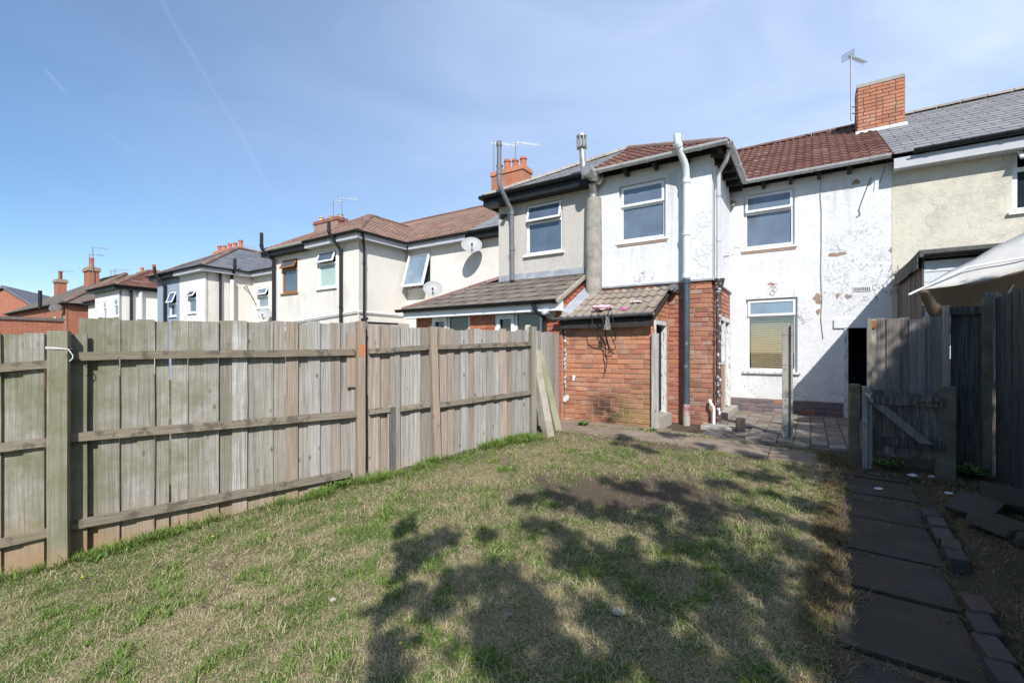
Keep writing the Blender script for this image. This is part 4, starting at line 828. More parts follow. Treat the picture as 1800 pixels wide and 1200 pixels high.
H5 = thing('terraced_house', 'blue grey painted terraced house with slate roof and its casement standing open', 'house', W(-24.5, 9.5, 0), 'terraced houses seen from the back')
house_walls(H5, -1, UL4, UI4-.001, D2, UE4, M['bluegrey'], ph=[w10])
half_roof(H5, -1, UL4, UI4-.002, D2, UE4, CS2, CS2, (120, 20)); eaves(H5, -1, UL4, UI4-.01, D2, UE4, M['black'], fasc=M['black'])
win(FD(D2), H5, *w10, rec=.03, split=.5, open_ang=.35, fw=.07, sill=.06)
pu = blk(H5, 288); pipe_run(H5, [W(pu-.1, D2-.42, 5.05), W(pu-.1, D2-.42, 4.78), W(pu+.1, D2-.1, 4.2), W(pu+.1, D2-.1, 0)], .06, M['black'], 'soil_pipe', [(0, .85), (2, .0)])
chim(H5, 374, 417, 438, 13.8, M['brickc'], M['mortarr'], [(.45, PT), (.38, PT), (.42, PT), (.38, PT), (.45, PT)])
# ------------------------------------------------------------------ fourth pair
UR6, UI6, UL6, UE6 = -30.7, -32.6, -34.5, -43.6
wa = rect_d(200, 208, 524, 556, D2); wb = rect_d(181, 187, 530, 560, D2)
H6 = thing('terraced_house', 'small looking white terraced house with brown hipped roof, farthest white one along the row', 'house', W(-31, 9.5, 0), 'terraced houses seen from the back')
house_walls(H6, 1, UR6, UI6, D2, UE4-.001, M['cream2'], ph=[wa]); half_roof(H6, 1, UR6, UI6, D2, UE4-.001, CB, CB, (120, 60)); eaves(H6, 1, UR6, UI6, D2, UE4-.01, M['black'], fasc=M['black'])
win(FD(D2), H6, *wa, rec=.03, split=.4, fw=.08, sill=.06)
pipe_run(H6, [W(UR6+.08, D2+.5, 4.5), W(UR6+.08, D2+.5, 0)], .07, M['black'], 'downpipe'); pipe_run(H6, [W(UR6+.1, D2+.9, 4.5), W(UR6+.1, D2+.9, 0)], .09, M['upvc'], 'soil_pipe')

H7 = thing('terraced_house', 'white left half of the farthest white pair, next to the red brick block', 'house', W(-34, 9.5, 0), 'terraced houses seen from the back')
house_walls(H7, -1, UL6, UI6-.001, D2, UE6, M['cream2'], ph=[wb]); half_roof(H7, -1, UL6, UI6-.002, D2, UE6, CB, CB, (100, 10)); eaves(H7, -1, UL6, UI6-.01, D2, UE6, M['black'], fasc=M['black'])
win(FD(D2), H7, *wb, rec=.03, split=.4, fw=.08, sill=.06)
chim(H7, 240, 264, 476, 13.8, M['brick2'], M['mortard'], [(.42, PT), (.42, PT)])
# ------------------------------------------------------------------ red brick block at the end of the row
def brick_tex():
    n = NT('distant_red_brickwork'); v = n.node('ShaderNodeVectorMath'); v.operation = 'DOT_PRODUCT'; n.set(v.inputs[0], n.pos); v.inputs[1].default_value = tuple(U)
    v2 = n.node('ShaderNodeVectorMath'); v2.operation = 'DOT_PRODUCT'; n.set(v2.inputs[0], n.pos); v2.inputs[1].default_value = tuple(V)
    s = n.node('ShaderNodeSeparateXYZ'); n.set(s.inputs[0], n.pos); c = n.node('ShaderNodeCombineXYZ'); n.set(c.inputs[0], n.math('ADD', v.outputs['Value'], v2.outputs['Value'])); n.set(c.inputs[1], s.outputs[2])
    b = n.node('ShaderNodeTexBrick'); n.t.links.new(c.outputs[0], b.inputs['Vector']); b.inputs['Scale'].default_value = 1; b.inputs['Brick Width'].default_value = .23; b.inputs['Row Height'].default_value = .08; b.inputs['Mortar Size'].default_value = .008
    b.inputs['Color1'].default_value = (.44, .13, .065, 1); b.inputs['Color2'].default_value = (.3, .1, .06, 1); b.inputs['Mortar'].default_value = (.35, .24, .18, 1)
    k = n.mix(n.rng(n.noise(1.3, 6), .4, .7, 0, .4), b.outputs[0], (.28, .13, .09)); return n.fin(k, .9, .2)
M['bricktex'] = brick_tex()
BK = thing('brick_house_block', 'long red brick house with broad grey hipped roof beyond the white houses', 'house', W(-50, 12, 0))
uR, dF, mm_ = -45.4, 9.95, 4.85
wins = [(uR-1.2-k*2.4, uR-.5-k*2.4, 2.6, 3.9) for k in range(7)]
wall(FD(dF), -64, uR, -2, T, [(a_, b_, c_, d_) for a_, b_, c_, d_ in wins]).build('wall', M['bricktex'], BK); wall(FU(uR), dF+.0015, dF+9.7, -2, T, []).build('side_wall', M['bricktex'], BK)
for wq in wins: win(FD(dF), BK, *wq, rec=.05, split=.4, fw=.09, sill=.06)
e0, e1 = uR+.25, dF-.25; q = MB(); ap = W(e0-5.1, e1+5.1, ZE+3.25)
for P in ((W(-64.3, e1, ZE), W(e0, e1, ZE), ap, W(-59, e1+5.1, ZE+3.25)), (W(e0, e1, ZE), W(e0, e1+10.2, ZE), ap), (W(-64.3, e1+10.2, ZE), W(e0, e1+10.2, ZE), ap, W(-59, e1+5.1, ZE+3.25)), (W(-64.3, e1, ZE), W(-59, e1+5.1, ZE+3.25), W(-64.3, e1+10.2, ZE))):
    q.face(P); q.face([p-Z*.12 for p in P])
rf = q.build('roof', M['slate'], BK, origin=W(-50, 15, ZE))
tile_slope(rf, 'slate', M['gtile'], [W(-64.3, e1, ZE), W(e0, e1, ZE), ap, W(-59, e1+5.1, ZE+3.25)], 0, w=.35, gauge=.3, name='roof_slate', lift=.02); tile_slope(rf, 'slate', M['gtile'], [W(e0, e1, ZE), W(e0, e1+10.2, ZE), ap], 0, w=.35, gauge=.3, name='roof_slate', lift=.02)
ridge_tiles(rf, W(e0, e1, ZE+.05), ap+Z*.05, M['ridge'], r=.18, ln=.6, name='hip_tile'); ridge_tiles(rf, ap+Z*.05, W(-59, e1+5.1, ZE+3.3), M['ridge'], r=.18, ln=.8)
gutter(BK, W(-64, e1-.06, ZE), W(e0+.06, e1-.06, ZE), -V, M['black'], r=.07, br=3); gutter(BK, W(e0+.06, e1, ZE), W(e0+.06, e1+9, ZE), U, M['black'], r=.07, br=3)
def block_chimney(px, ytop, ybase, d, wu, pots):
    u, zt = Pd(px, ytop, d); _, zb_ = Pd(px, ybase, d); c = MB(FD(d)); c.box(u-wu/2, u+wu/2, -.7, 0, zb_-1.2, zt); ch = c.build('chimney', M['bricktex'], BK)
    k = MB(FD(d)); k.box(u-wu/2-.1, u+wu/2+.1, -.8, .1, zt-.35, zt-.12); k.box(u-wu/2-.05, u+wu/2+.05, -.75, .05, zt-.12, zt); k.build('chimney_cap', M['patch'], ch)
    for j in range(pots): p = W(u+(j-(pots-1)/2)*.35, d+.35, zt); MB().tube([p, p+Z*.1, p+Z*.75, p+Z*.8, p+Z*.9], [.2, .17, .15, .19, .19], 10).build('chimney_pot', M['pot'], ch, sm=True)
block_chimney(98, 491, 524, 13.6, 1.35, 1); block_chimney(152, 470, 508, 13.2, 1.5, 1)
pipe_run(BK, [W(Pd(72, 530, dF-.3)[0], dF-.35, 4.6), W(Pd(72, 530, dF-.3)[0], dF-.35, 6.0)], .12, M['black'], 'soil_pipe')
# gable ended house at the far left edge
GB = thing('gable_house', 'red brick gable end with dark verge at the left edge of the view', 'house', Vector((-66, 58, 0)))
P0 = lambda px, py, D: Vector((ray(px)*D, D, EYE+(616-py)*D/800))
gl = [P0(-95, 555, 60), P0(8, 508, 60), P0(110, 572, 60), P0(110, 640, 60), P0(-95, 640, 60)]; bk = [p+Vector((-6, 12, 0)) for p in gl]
q = MB(); q.face(gl); q.face(bk)
for k in range(5): q.face([gl[k], gl[(k+1) % 5], bk[(k+1) % 5], bk[k]])
q.build('wall', M['bricktex'], GB)
q = MB(); up = Vector((0, -.3, .12))
for A_, B_ in ((gl[0], gl[1]), (gl[1], gl[2])): q.hexa([A_+up, B_+up, B_+up+Vector((-6, 12, 0)), A_+up+Vector((-6, 12, 0)), A_+up+Z*.35, B_+up+Z*.35, B_+up+Z*.35+Vector((-6, 12, 0)), A_+up+Z*.35+Vector((-6, 12, 0))])
q.build('roof', M['slate2'], GB)
# brick garden wall
GW = thing('brick_garden_wall', 'red brick garden wall with dark coping stones beyond the fence on the left', 'wall', W(-21.4, 3, 0))
MB(FU(-21.4)).box(-3, 4.62, -.22, 0, -2, 2.27).build('wall', M['bricktex'], GW)
for k in range(9): MB(FU(-21.4)).box(-3+k*.85, -3+k*.85+.845, -.27, .05, 2.27, 2.36+random.uniform(0, .006)).build('coping_stone', M['mortard'], GW)

# ------------------------------------------------------------------ modern extension behind the fence
EX = thing('brick_extension', 'modern red brick extension with grey tiled lean-to roof and white framed glass doors', 'extension', W(-5.7, 7.9, 0))
XR, XL, XD = -3.80, -7.5, 7.45; TB = 2.12
x1 = rect_d(757, 825, 553, 640, XD); x2 = rect_d(869, 952, 547, 640, XD); x1 = (x1[0], x1[1], -.1, x1[3]); x2 = (x2[0], x2[1], -.1, x2[3])
ew = wall(FD(XD+.012), XL, XR, -.5, TB, [x1, x2]).build('wall', M['mortarr'], EX)
lay_bricks(FD(XD+.012), ew, M['brickm'], .48, TB, lambda z: (XL, XR), holes=[x1, x2], course=.0825, headers=.06)
lay_bricks(FD(XD+.012), ew, M['brickm'], -.1, .48, lambda z: (XR-.3, XR), course=.0825, headers=.1)
gy = lambda d: 2.17+(d-7.25)*.496
sm_ = MB(); g_ = [W(XR-.014, XD+.02, -.5), W(XR-.014, 8.5, -.5), W(XR-.014, 8.5, gy(8.5)-.04), W(XR-.014, XD+.02, gy(XD)-.06)]; sm_.face(g_); sm_.face([p-U*.1 for p in g_]); sw = sm_.build('side_wall', M['mortarr'], EX)
lay_bricks(FU(XR-.014), sw, M['brickm'], .1+.0825*22, 2.8, lambda z: (max(XD-.0, 7.25+(z+.09-2.17)/.496), 8.5) if z > 1.85 else None, headers=.05)
for (r_, mu) in ((x1, None), (x2, None)):
    c_ = r_[0]+(r_[1]-r_[0])*.46; wn = win(FD(XD), EX, *r_, rec=.03, transom=False, mull=c_, fw=.055, sill=0, pm=M['glassd'], name='patio_door')
    q = MB(FD(XD)); q.box(r_[0]+.055, r_[0]+.13, -.03, .005, r_[2]+.06, r_[3]-.055); q.box(c_-.1, c_-.03, -.03, .005, r_[2]+.06, r_[3]-.055); q.box(r_[0]+.13, c_-.1, -.03, .005, r_[3]-.14, r_[3]-.055); q.build('door_leaf', M['upvc'], wn)
    MB(FD(XD)).box(r_[0]+.2, c_-.16, .006, .014, r_[3]-.105, r_[3]-.085).build('trickle_vent', M['upvcy'], wn)
E0, E1, E2 = W(-7.75, 7.25, gy(7.25)), W(XR+.02, 7.25, gy(7.25)), W(XR+.02, 8.5, gy(8.5)); hp = W(-7.75+1.9, 9.15, gy(9.15)); E3 = W(-7.75+1.25, 8.5, gy(8.5))
q = MB()
for P in ((E0, E1, E2, E3), (E0, hp, W(-7.75, 9.15, gy(7.25))), (E3, hp, W(UL1, 8.5, gy(8.5)))): q.face([p-Z*.03 for p in P]); q.face([p-Z*.06 for p in P])
er = q.build('roof', M['rafter'], EX, origin=W(-5.7, 8, 2.2))
tile_slope(er, 'big', M['gtile'], [E0, E1, E2, E3], 200, w=.36, gauge=.27)
tile_slope(er, 'big', M['gtile'], [W(-7.75, 9.15, gy(7.25)), E0, hp], 60, w=.36, gauge=.27)
ridge_tiles(er, E0+Z*.01, hp+Z*.01, M['ridge'], r=.1, name='hip_tile')
MB().hexa([W(XR+.0, 7.2, gy(7.2)-.03), W(XR+.06, 7.2, gy(7.2)-.03), W(XR+.06, 8.46, gy(8.46)-.03), W(XR, 8.46, gy(8.46)-.03), W(XR+.0, 7.2, gy(7.2)+.035), W(XR+.06, 7.2, gy(7.2)+.035), W(XR+.06, 8.46, gy(8.46)+.035), W(XR, 8.46, gy(8.46)+.035)]).build('verge', M['concpost'], EX)
MB(FD(7.25)).box(-7.7, XR, -.03, -.005, 1.99, 2.13).build('fascia', M['upvc'], EX); MB(FD(7.25)).box(-7.7, XR, -.2, -.031, 1.99, 2.005).build('soffit', M['upvc'], EX); gutter(EX, W(-7.85, 7.19, 2.17), W(XR+.04, 7.19, 2.17), -V, M['black'], br=.75)
MB().hexa([W(XR+.001, 7.25, 1.99), W(XR+.03, 7.25, 1.99), W(XR+.03, 7.45, 1.99), W(XR+.001, 7.45, 1.99), W(XR+.001, 7.25, 2.14), W(XR+.03, 7.25, 2.14), W(XR+.03, 7.45, 2.2), W(XR+.001, 7.45, 2.2)]).build('barge_end', M['upvc'], EX)
eu, _ = Pd(957, 560, 7.35); pipe_run(EX, [W(eu-.15, 7.19, 2.12), W(eu-.12, 7.22, 2.0), W(eu, 7.36, 1.88), W(eu, 7.38, 0)], .035, M['black'], 'downpipe', [(2, .05)])
c0 = on(968, 550, XD, 0); q = MB(); q.tube([c0, c0-V*.015], .11, 20); q.tube([c0-V*.015, c0-V*.26], .055, 14); q.tube([c0-V*.26, c0-V*.28], [.055, .03], 14); q.build('boiler_flue', M['upvcy'], EX, sm=True)
MB().hexa([W(XR+.012, 7.42, 1.86), W(XR+.22, 7.42, 1.9), W(XR+.24, 8.48, 2.42), W(XR+.012, 8.48, 2.36), W(XR+.012, 7.42, 2.0), W(XR+.03, 7.42, 2.0), W(XR+.03, 8.48, 2.56), W(XR+.012, 8.48, 2.56)]).build('lead_flashing', M['lead'], EX)
# ------------------------------------------------------------------ old brick outhouse
OH = thing('brick_outhouse', 'old orange brick outhouse with mossy buff tiled roof and a narrow open door', 'outhouse', W(-3, 7.9, 0))
OD, OL, OR = 7.5, -3.78, -2.17
ow = wall(FD(OD+.012), OL, OR-.012, ZB, 1.8, []).build('wall', M['mortar'], OH)
lay_bricks(FD(OD+.012), ow, M['brick'], -.11, 1.8, lambda z: (OL, OR), headers=.3, jit=.005)
os_ = MB(); ODR = (7.62, 8.32, .18, 1.78)
og = lambda d: 1.84+(d-7.35)*.485
osw = wall(FU(OR-.014), 7.5135, 8.5, ZB, 1.8, [ODR]).build('side_wall', M['mortar'], OH)
q = MB(); q.face([W(OR-.014, 7.51, 1.8), W(OR-.014, 8.5, 1.8), W(OR-.014, 8.5, og(8.5)-.05), W(OR-.014, 7.51, og(7.5)-.03)]); q.build('gable', M['mortar'], OH)
lay_bricks(FU(OR-.014), osw, M['brick'], -.11, 2.38, lambda z: (max(7.503, 7.35+(z+.08-1.84)/.485), 8.49), holes=[(ODR[0]-.0, ODR[1], -.5, ODR[3])], headers=.4)
q = MB(); OP = [W(OL-.02, 7.35, og(7.35)), W(OR+.07, 7.35, og(7.35)), W(OR+.07, 8.5, og(8.5)), W(OL-.02, 8.5, og(8.5))]
q.face([p-Z*.03 for p in OP]); q.face([p-Z*.05 for p in OP]); orf = q.build('roof', M['rafter'], OH)
tile_slope(orf, 'roman', M['otile'], OP, 200, w=.3, gauge=.285, jit=.014)
MB(FD(7.35)).box(OL, OR+.05, -.05, -.005, 1.66, 1.8).build('fascia', M['rafter'], OH); gutter(OH, W(OL-.12, 7.3, 1.84), W(OR+.08, 7.3, 1.87), -V, M['greypipe'], r=.05, br=.7)
fs = FU(OR); q = MB(fs)
for bx in ((7.62, 7.66, .18, 1.78), (8.28, 8.32, .05, 1.78), (7.66, 8.28, 1.71, 1.78)): q.box(bx[0], bx[1], -.1, .02, bx[2], bx[3])
q.build('door_frame', M['peel'], OH)
dq = MB(); p0 = W(OR-.05, 8.24, 0); dv_ = (U*-.3+V*-.15).normalized()
for k in range(4): a0_ = p0+dv_*(.01+k*.125); a1_ = p0+dv_*(.125+k*.125); nn = Vector((-dv_.y, dv_.x, 0))*.02; dq.hexa([a0_+Z*.2, a1_+Z*.2, a1_+nn+Z*.2, a0_+nn+Z*.2, a0_+Z*1.69, a1_+Z*1.69, a1_+nn+Z*1.69, a0_+nn+Z*1.69])
dq.build('door', M['black'], OH); MB(fs).box(7.6, 8.35, -.12, .1, -.15, .17).build('door_step', M['concrete'], OH)
MB(fs).box(7.6, 8.4, -1.4, -1.35, -.2, 1.7).build('inner_wall', M['inside'], OH)
PK = tag(MB(Fr(V*7.47, U, -V)).box(OR+.0, OR+.11, -.02, .03, -.12, 1.55).build('leaning_plank', M['wood'], bevel=.004), 'grey weathered plank upright at the outhouse corner beside its door', 'plank')
gl_ = MB(); s0 = W(UR0-.1, 8.2, -.1); gl_.hexa([W(-1.55, 8.1, -.2), W(-.95, 8.1, -.2), W(-.95, 8.42, -.2), W(-1.55, 8.42, -.2), W(-1.55, 8.1, .02), W(-.95, 8.1, .02), W(-.95, 8.42, .02), W(-1.55, 8.42, .02)])
tag(gl_.build('drain_surround', M['concrete'], bevel=.01), 'low concrete gully surround under the cast iron pipe', 'drain')
tag(MB(Fr(V*8.1, U, -V)).box(-1.0, -.87, -.02, .1, -.12, .2).build('upright_stone', M['edge'], bevel=.015), 'dark upright stone at the corner of the gully', 'stone')
# cables and cloth on the outhouse roof
cbl = thing('cable_bundle', 'tangle of grey and black cables hanging over the outhouse gutter', 'cable', W(-3.15, 7.2, 1.8))
cu0, _ = Pd(1067, 550, 7.2)
for pts in ([(1040, 552), (1043, 575), (1052, 593), (1057, 605), (1057, 622), (1060, 632), (1057, 655)], [(1070, 548), (1064, 570), (1062, 600), (1067, 615), (1075, 610), (1072, 595), (1068, 578)], [(1075, 548), (1080, 575), (1078, 595), (1072, 600)], [(1062, 550), (1063, 575), (1064, 620)], [(1046, 545), (1058, 560), (1065, 575)]):
    P = [W(Pd(x, y, 7.22)[0], 7.22+(.2 if y > 590 else 0)*(0.9 if y > 600 else .5), Pd(x, y, 7.22)[1]) for x, y in pts]
    Q = []
    for i in range(len(P)-1):
        a_ = P[max(i-1, 0)]; b_ = P[i]; c_ = P[i+1]; d_ = P[min(i+2, len(P)-1)]
        for t in (0, .33, .66): Q.append(.5*((2*b_)+(c_-a_)*t+(2*a_-5*b_+4*c_-d_)*t*t+(3*b_-a_-3*c_+d_)*t**3))
    Q.append(P[-1]); MB().tube(Q, .0075, 6).build('cable', M['rubber'], cbl, sm=True)
q = MB()
for k in range(14):
    p = W(cu0+random.uniform(-.03, .03), 7.22, 1.84); pp = [p]
    for j in range(5): pp.append(pp[-1]+Vector((random.uniform(-.025, .025), random.uniform(-.02, .02), -.045)))
    q.tube(pp, .006, 4)
q.build('cable_knot', M['greypipe'], cbl)
def crumple(name, c, r, mat, sq=.5, seed=0, lab=None, cat=None):
    rs = random.Random(seed); bm = bmesh.new(); bmesh.ops.create_icosphere(bm, subdivisions=3, radius=1)
    for v in bm.verts:
        q = 1+.35*math.sin(v.co.x*5+seed)*math.sin(v.co.y*6+seed*2)+rs.uniform(-.18, .18); v.co = Vector((v.co.x*r[0]*q, v.co.y*r[1]*q, v.co.z*r[2]*q*sq))
    me = bpy.data.meshes.new(name); bm.to_mesh(me); bm.free(); me.materials.append(mat); o = bpy.data.objects.new(name, me); put(o, None, Vector(c)); return tag(o, lab, cat) if lab else o
u, _ = Pd(1068, 545, 7.6); crumple('cloth', W(u-.06, 7.52, og(7.52)+.1), (.17, .1, .09), M['pink'], seed=2, lab='faded pink crumpled cloth lying on the outhouse roof', cat='cloth')
crumple('plastic_scrap', W(u+.33, 7.5, og(7.5)+.06), (.05, .03, .04), M['hotpink'], seed=5, lab='small bright pink plastic scrap on the outhouse roof tiles', cat='litter')
crumple('plastic_scrap', W(u+.45, 7.8, og(7.8)+.06), (.1, .05, .03), M['paper'], seed=7, lab='torn white scrap on the outhouse roof', cat='litter')

for k in range(15):
    zz = .62+k*.0825
    if k in (3, 9): continue
    blob(FD(OD), OL+.03+random.uniform(-.008, .008), zz, random.uniform(.01, .026), random.uniform(.022, .042), M['upvcy'], OH, 'old_white_mortar', seed=k+50, o=.018, n=10)
for u_, z_ in ((OL+.2, .78), (OL+.07, .42), (OL+.02, .38)): blob(FD(OD), u_, z_, .035, .045, M['paper'], OH, 'white_paint_dab', seed=int(z_*100), o=.018, n=12)

# ------------------------------------------------------------------ right hand neighbour
UB = 1.232; UF = 6.5
HR = thing('terraced_house', 'pale yellow cracked rendered house with grey slate roof and black gutter at the right edge', 'house', W(3.5, 10.8, 0), 'terraced houses seen from the back')
wr = rect_d(1779, 1860, 255, 372, DM, 1790)
wall(FD(DM-.006), UB, UF, ZB, T, [wr]).build('rear_wall', M['yellow'], HR)
q = MB(); RP = [W(UB, DM-OV, ZE), W(UF, DM-OV, ZE), W(UF, DR, ZR), W(UB, DR, ZR)]; q.face([p-Z*.03 for p in RP]); q.face([p-Z*.06 for p in RP]); q.face([RP[3]-Z*.03, RP[2]-Z*.03, W(UF, DR+3.7, ZE), W(UB, DR+3.7, ZE)])
rr = q.build('roof', M['rafter'], HR); tile_slope(rr, 'slate', M['slate'], [RP[0], RP[1]-U*1.5, RP[2]-U*1.5, RP[3]], 300, w=.36, gauge=.235, name='roof_slate')
ridge_tiles(rr, W(UB, DR, ZR+.03), W(UF, DR, ZR+.03), M['ridgeg'])
gutter(HR, W(UB+.25, DM-OV-.05, ZE), W(UF, DM-OV-.05, ZE), -V, M['black'], br=.9); MB(FD(DM-OV)).box(UB, UF, -.03, -.002, ZE-.24, ZE-.06).build('fascia', M['soffit'], HR); MB(FD(DM-OV)).box(UB, UF, -OV, -.031, ZE-.24, ZE-.225).build('soffit', M['soffit'], HR)
win(FD(DM-.006), HR, *wr, rec=.05, split=.36, open_ang=.75, fw=.07, sill=.05, pm=M['glassd'])
u, z = Pd(1624, 284, DM); vq = MB(FD(DM-.006)); vq.box(u-.15, u+.15, .001, .014, z-.075, z+.075); vo = vq.build('wall_vent', M['yellow'], HR); MB(FD(DM-.006)).box(u-.13, u+.13, .0145, .016, z-.058, z+.058).build('vent_mesh', M['metal'], vo)
# flat roofed shed against it
SH = thing('shed', 'old flat roofed shed clad in dark boards, with black felt and grey white front boards', 'shed', W(2.5, 9.6, 0))
SU0, SU1, SD0, SZ = 1.30, 4.6, 8.5, 2.62
MB().hexa([W(SU0+.03, SD0+.03, -.3), W(SU1, SD0+.03, -.3), W(SU1, DM-.02, -.3), W(SU0+.03, DM-.02, -.3), W(SU0+.03, SD0+.03, SZ-.05), W(SU1, SD0+.03, SZ-.05), W(SU1, DM-.02, SZ-.05), W(SU0+.03, DM-.02, SZ-.05)]).build('wall', M['rafter'], SH)
fl = FUL(SU0+.028)
k = 0; p = SD0
while p < DM-.05:
    wd_ = random.uniform(.11, .16); MB(fl).box(p, min(p+wd_-.006, DM-.02), 0, .014+random.uniform(0, .008), -.2, SZ-.08).build('cladding_board', M['woodold'], SH); p += wd_
for k in range(9): MB(FD(SD0+.03)).box(SU0+.02, SU1, .0, .012+.006*(k % 2), SZ-.25-(k+1)*.135, SZ-.25-k*.135-.006).build('shiplap_board', M['greyboard'], SH)
MB(FD(SD0+.03)).box(SU0+.02, SU1, 0, .02, SZ-.25, SZ-.1).build('fascia', M['greyboard'], SH)
MB().hexa([W(SU0-.04, SD0-.08, SZ-.06), W(SU1+.1, SD0-.08, SZ-.03), W(SU1+.1, DM-.03, SZ), W(SU0-.04, DM-.03, SZ-.1), W(SU0-.04, SD0-.08, SZ+.05), W(SU1+.1, SD0-.08, SZ+.05), W(SU1+.1, DM-.03, SZ+.08), W(SU0-.04, DM-.03, SZ-.02)]).build('roof', M['felt'], SH, bevel=.012)
p = SD0-.06
while p < DM-.2:
    l_ = random.uniform(.28, .4); MB(FUL(SU0-.042)).box(p, min(p+l_-.01, DM-.04), 0, .012, SZ-.2+random.uniform(-.03, .02), SZ-.0).build('felt_strip', M['felt'], SH); p += l_
gutter(SH, W(SU0, SD0-.1, SZ-.04), W(SU1, SD0-.1, SZ-.02), -V, M['black'], r=.05, br=.8)

q = MB(); c0 = W(1.24, DM-.12, 2.5); rs = random.Random(4)
for k in range(26):
    p = c0+Vector((rs.uniform(-.15, .25), rs.uniform(-.12, .05), rs.uniform(-.25, .22))); P = [p]; dr_ = Vector((rs.uniform(-1, .6), rs.uniform(-.8, .1), rs.uniform(-.6, .8))).normalized()
    for j in range(4): dr_ = (dr_+Vector((rs.uniform(-.5, .5), rs.uniform(-.3, .3), rs.uniform(-.6, .3)))).normalized(); P.append(P[-1]+dr_*.05)
    q.tube(P, .005, 4)
tag(q.build('dead_vine', M['bark']), 'tangle of dead vine where the shed roof meets the white wall', 'plant')
# ------------------------------------------------------------------ left fence
F0 = Vector((-3.88, 4.0, 0)); FE = Vector((.828, .560, 0)).normalized(); FG = Vector((FE.y, -FE.x, 0))
def s_at(px): r = ray(px); return (r*F0.y-F0.x)/(FE.x-r*FE.y)
def D_at(s): return F0.y+FE.y*s
def zf(px, py): return EYE+(616-py)*D_at(s_at(px))/800
FF = Fr(F0, FE, FG)
FN = thing('wooden_fence', 'long weathered close boarded garden fence with square posts along the left of the lawn', 'fence', F0+Vector((0, 0, -.55)))
def gfen(s): p = F0+FE*s; return gzf(p.x, p.y)
BK_ = True
def board(parent, fr, s0, s1, z0, z1, mat, o=-.02, th=.016, lean=0.0, nm='board', chip=True):
    global BK_; BK_ = not BK_; s0 -= .004; s1 += random.choice((.005, .009, .009, .004)); o += (.011 if BK_ else -.009)+random.uniform(-.002, .002)
    n = 5; m = MB(); js = [random.uniform(-.0025, .0025) for _ in range(n+1)]; cup = random.uniform(-.003, .003); zz_ = z1+random.choice((0, 0, .006, -.01, -.016)); c0 = zz_-random.uniform(0, .008); c1 = zz_-random.uniform(0, .008)
    rows = []
    for i in range(n+1):
        t = i/n; z_0 = z0+(c0-z0)*t; z_1 = z0+(c1-z0)*t; j = js[i]; q = lean*t
        rows.append([fr(s0+j+q, o, z_0), fr(s1+j+q-.004, o+cup+.004, z_1), fr(s1+j+q-.004, o-th, z_1), fr(s0+j+q, o-th, z_0)])
    b = len(m.v)
    for r_ in rows: m.v += r_
    for i in range(n):
        for k in range(4): j = (k+1) % 4; m.f.append((b+i*4+k, b+i*4+j, b+i*4+4+j, b+i*4+4+k))
    m.f.append((b, b+3, b+2, b+1)); m.f.append(tuple(b+n*4+k for k in range(4)))
    return m.build(nm, mat, parent)
e1 = [(-150, -115, 586), (-114, -76, 585), (-75, -36, 584), (-35, 0, 585), (1, 41, 583), (42, 77, 584), (79, 122, 584), (121, 152, 583)]
for x0, x1_, yt in e1: s0, s1 = s_at(x0), s_at(x1_); board(FN, FF, s0, s1, gfen(s0)-.05, zf(x1_, yt), M['wood'], o=-.012)
e2 = [(137, 172, 557), (173, 208, 559), (211, 240.5, 560), (241, 271, 560), (273, 297, 563), (302, 329, 562), (331, 356, 564), (358, 384, 563), (385.5, 408.5, 564), (409, 434, 564), (434.5, 457.5, 565), (458, 480, 564), (480.5, 502, 565), (503, 524, 565), (524.5, 542, 566), (542.5, 562, 565), (562.5, 581, 566), (581.5, 599, 566), (599.5, 617, 566), (617.5, 634, 567), (634, 648, 567)]
for x0, x1_, yt in e2: s0, s1 = s_at(x0), s_at(x1_); board(FN, FF, s0, s1, gfen(s0)-.06, zf(x1_, yt)+.004, M['wood'], o=(-.03+(.007 if int(x0*7) % 2 else -.004)) if x0 > 150 else -.045)
p = s_at(649); e = s_at(934); topz = EYE+.315; k = 0
while p < e:
    wd_ = random.uniform(.095, .13)*(1.12 if p < s_at(760) else .95); pt = F0+FE*p
    board(FN, FF, p, min(p+wd_, e), gfen(p)-.06, topz+(.035 if 700 < 900+800*pt.x/pt.y < 712 else 0)+random.uniform(-.012, .01)-(.0 if p < s_at(760) else .012), M['wood'], o=-.03+random.uniform(-.004, .004), lean=-.02*(p-s_at(649))/(e-s_at(649))); p += wd_+random.uniform(.0, .003)
def rail(px0, py0, px1, py1, h=.075, o0=-.008, o1=.045, mat=None):
    s0, s1 = s_at(px0), s_at(px1); z0, z1 = zf(px0, py0), zf(px1, py1); m = MB(); n = 6; js = [random.uniform(-.003, .003) for _ in range(n+1)]
    for i in range(n):
        ta, tb = i/n, (i+1)/n; sa, sb = s0+(s1-s0)*ta, s0+(s1-s0)*tb; za, zb_ = z0+(z1-z0)*ta+js[i], z0+(z1-z0)*tb+js[i+1]
        q = [FF(sa, o0, za-h/2), FF(sb, o0, zb_-h/2), FF(sb, o1, zb_-h/2), FF(sa, o1, za-h/2), FF(sa, o0, za+h/2), FF(sb, o0, zb_+h/2), FF(sb, o1, zb_+h/2), FF(sa, o1, za+h/2)]
        b = len(m.v); m.v += q
        for f in ((3, 2, 1, 0), (4, 5, 6, 7), (0, 1, 5, 4), (2, 3, 7, 6)): m.f.append(tuple(b+i_ for i_ in f))
        if i == 0: m.f.append((b+3, b, b+4, b+7))
        if i == n-1: m.f.append((b+1, b+2, b+6, b+5))
    m.build('rail', mat or M['rail'], FN)
for r_ in ((-140, 655, 88, 640), (-140, 800, 88, 776), (-140, 985, 88, 934)): rail(*r_, o1=.04, h=.07)
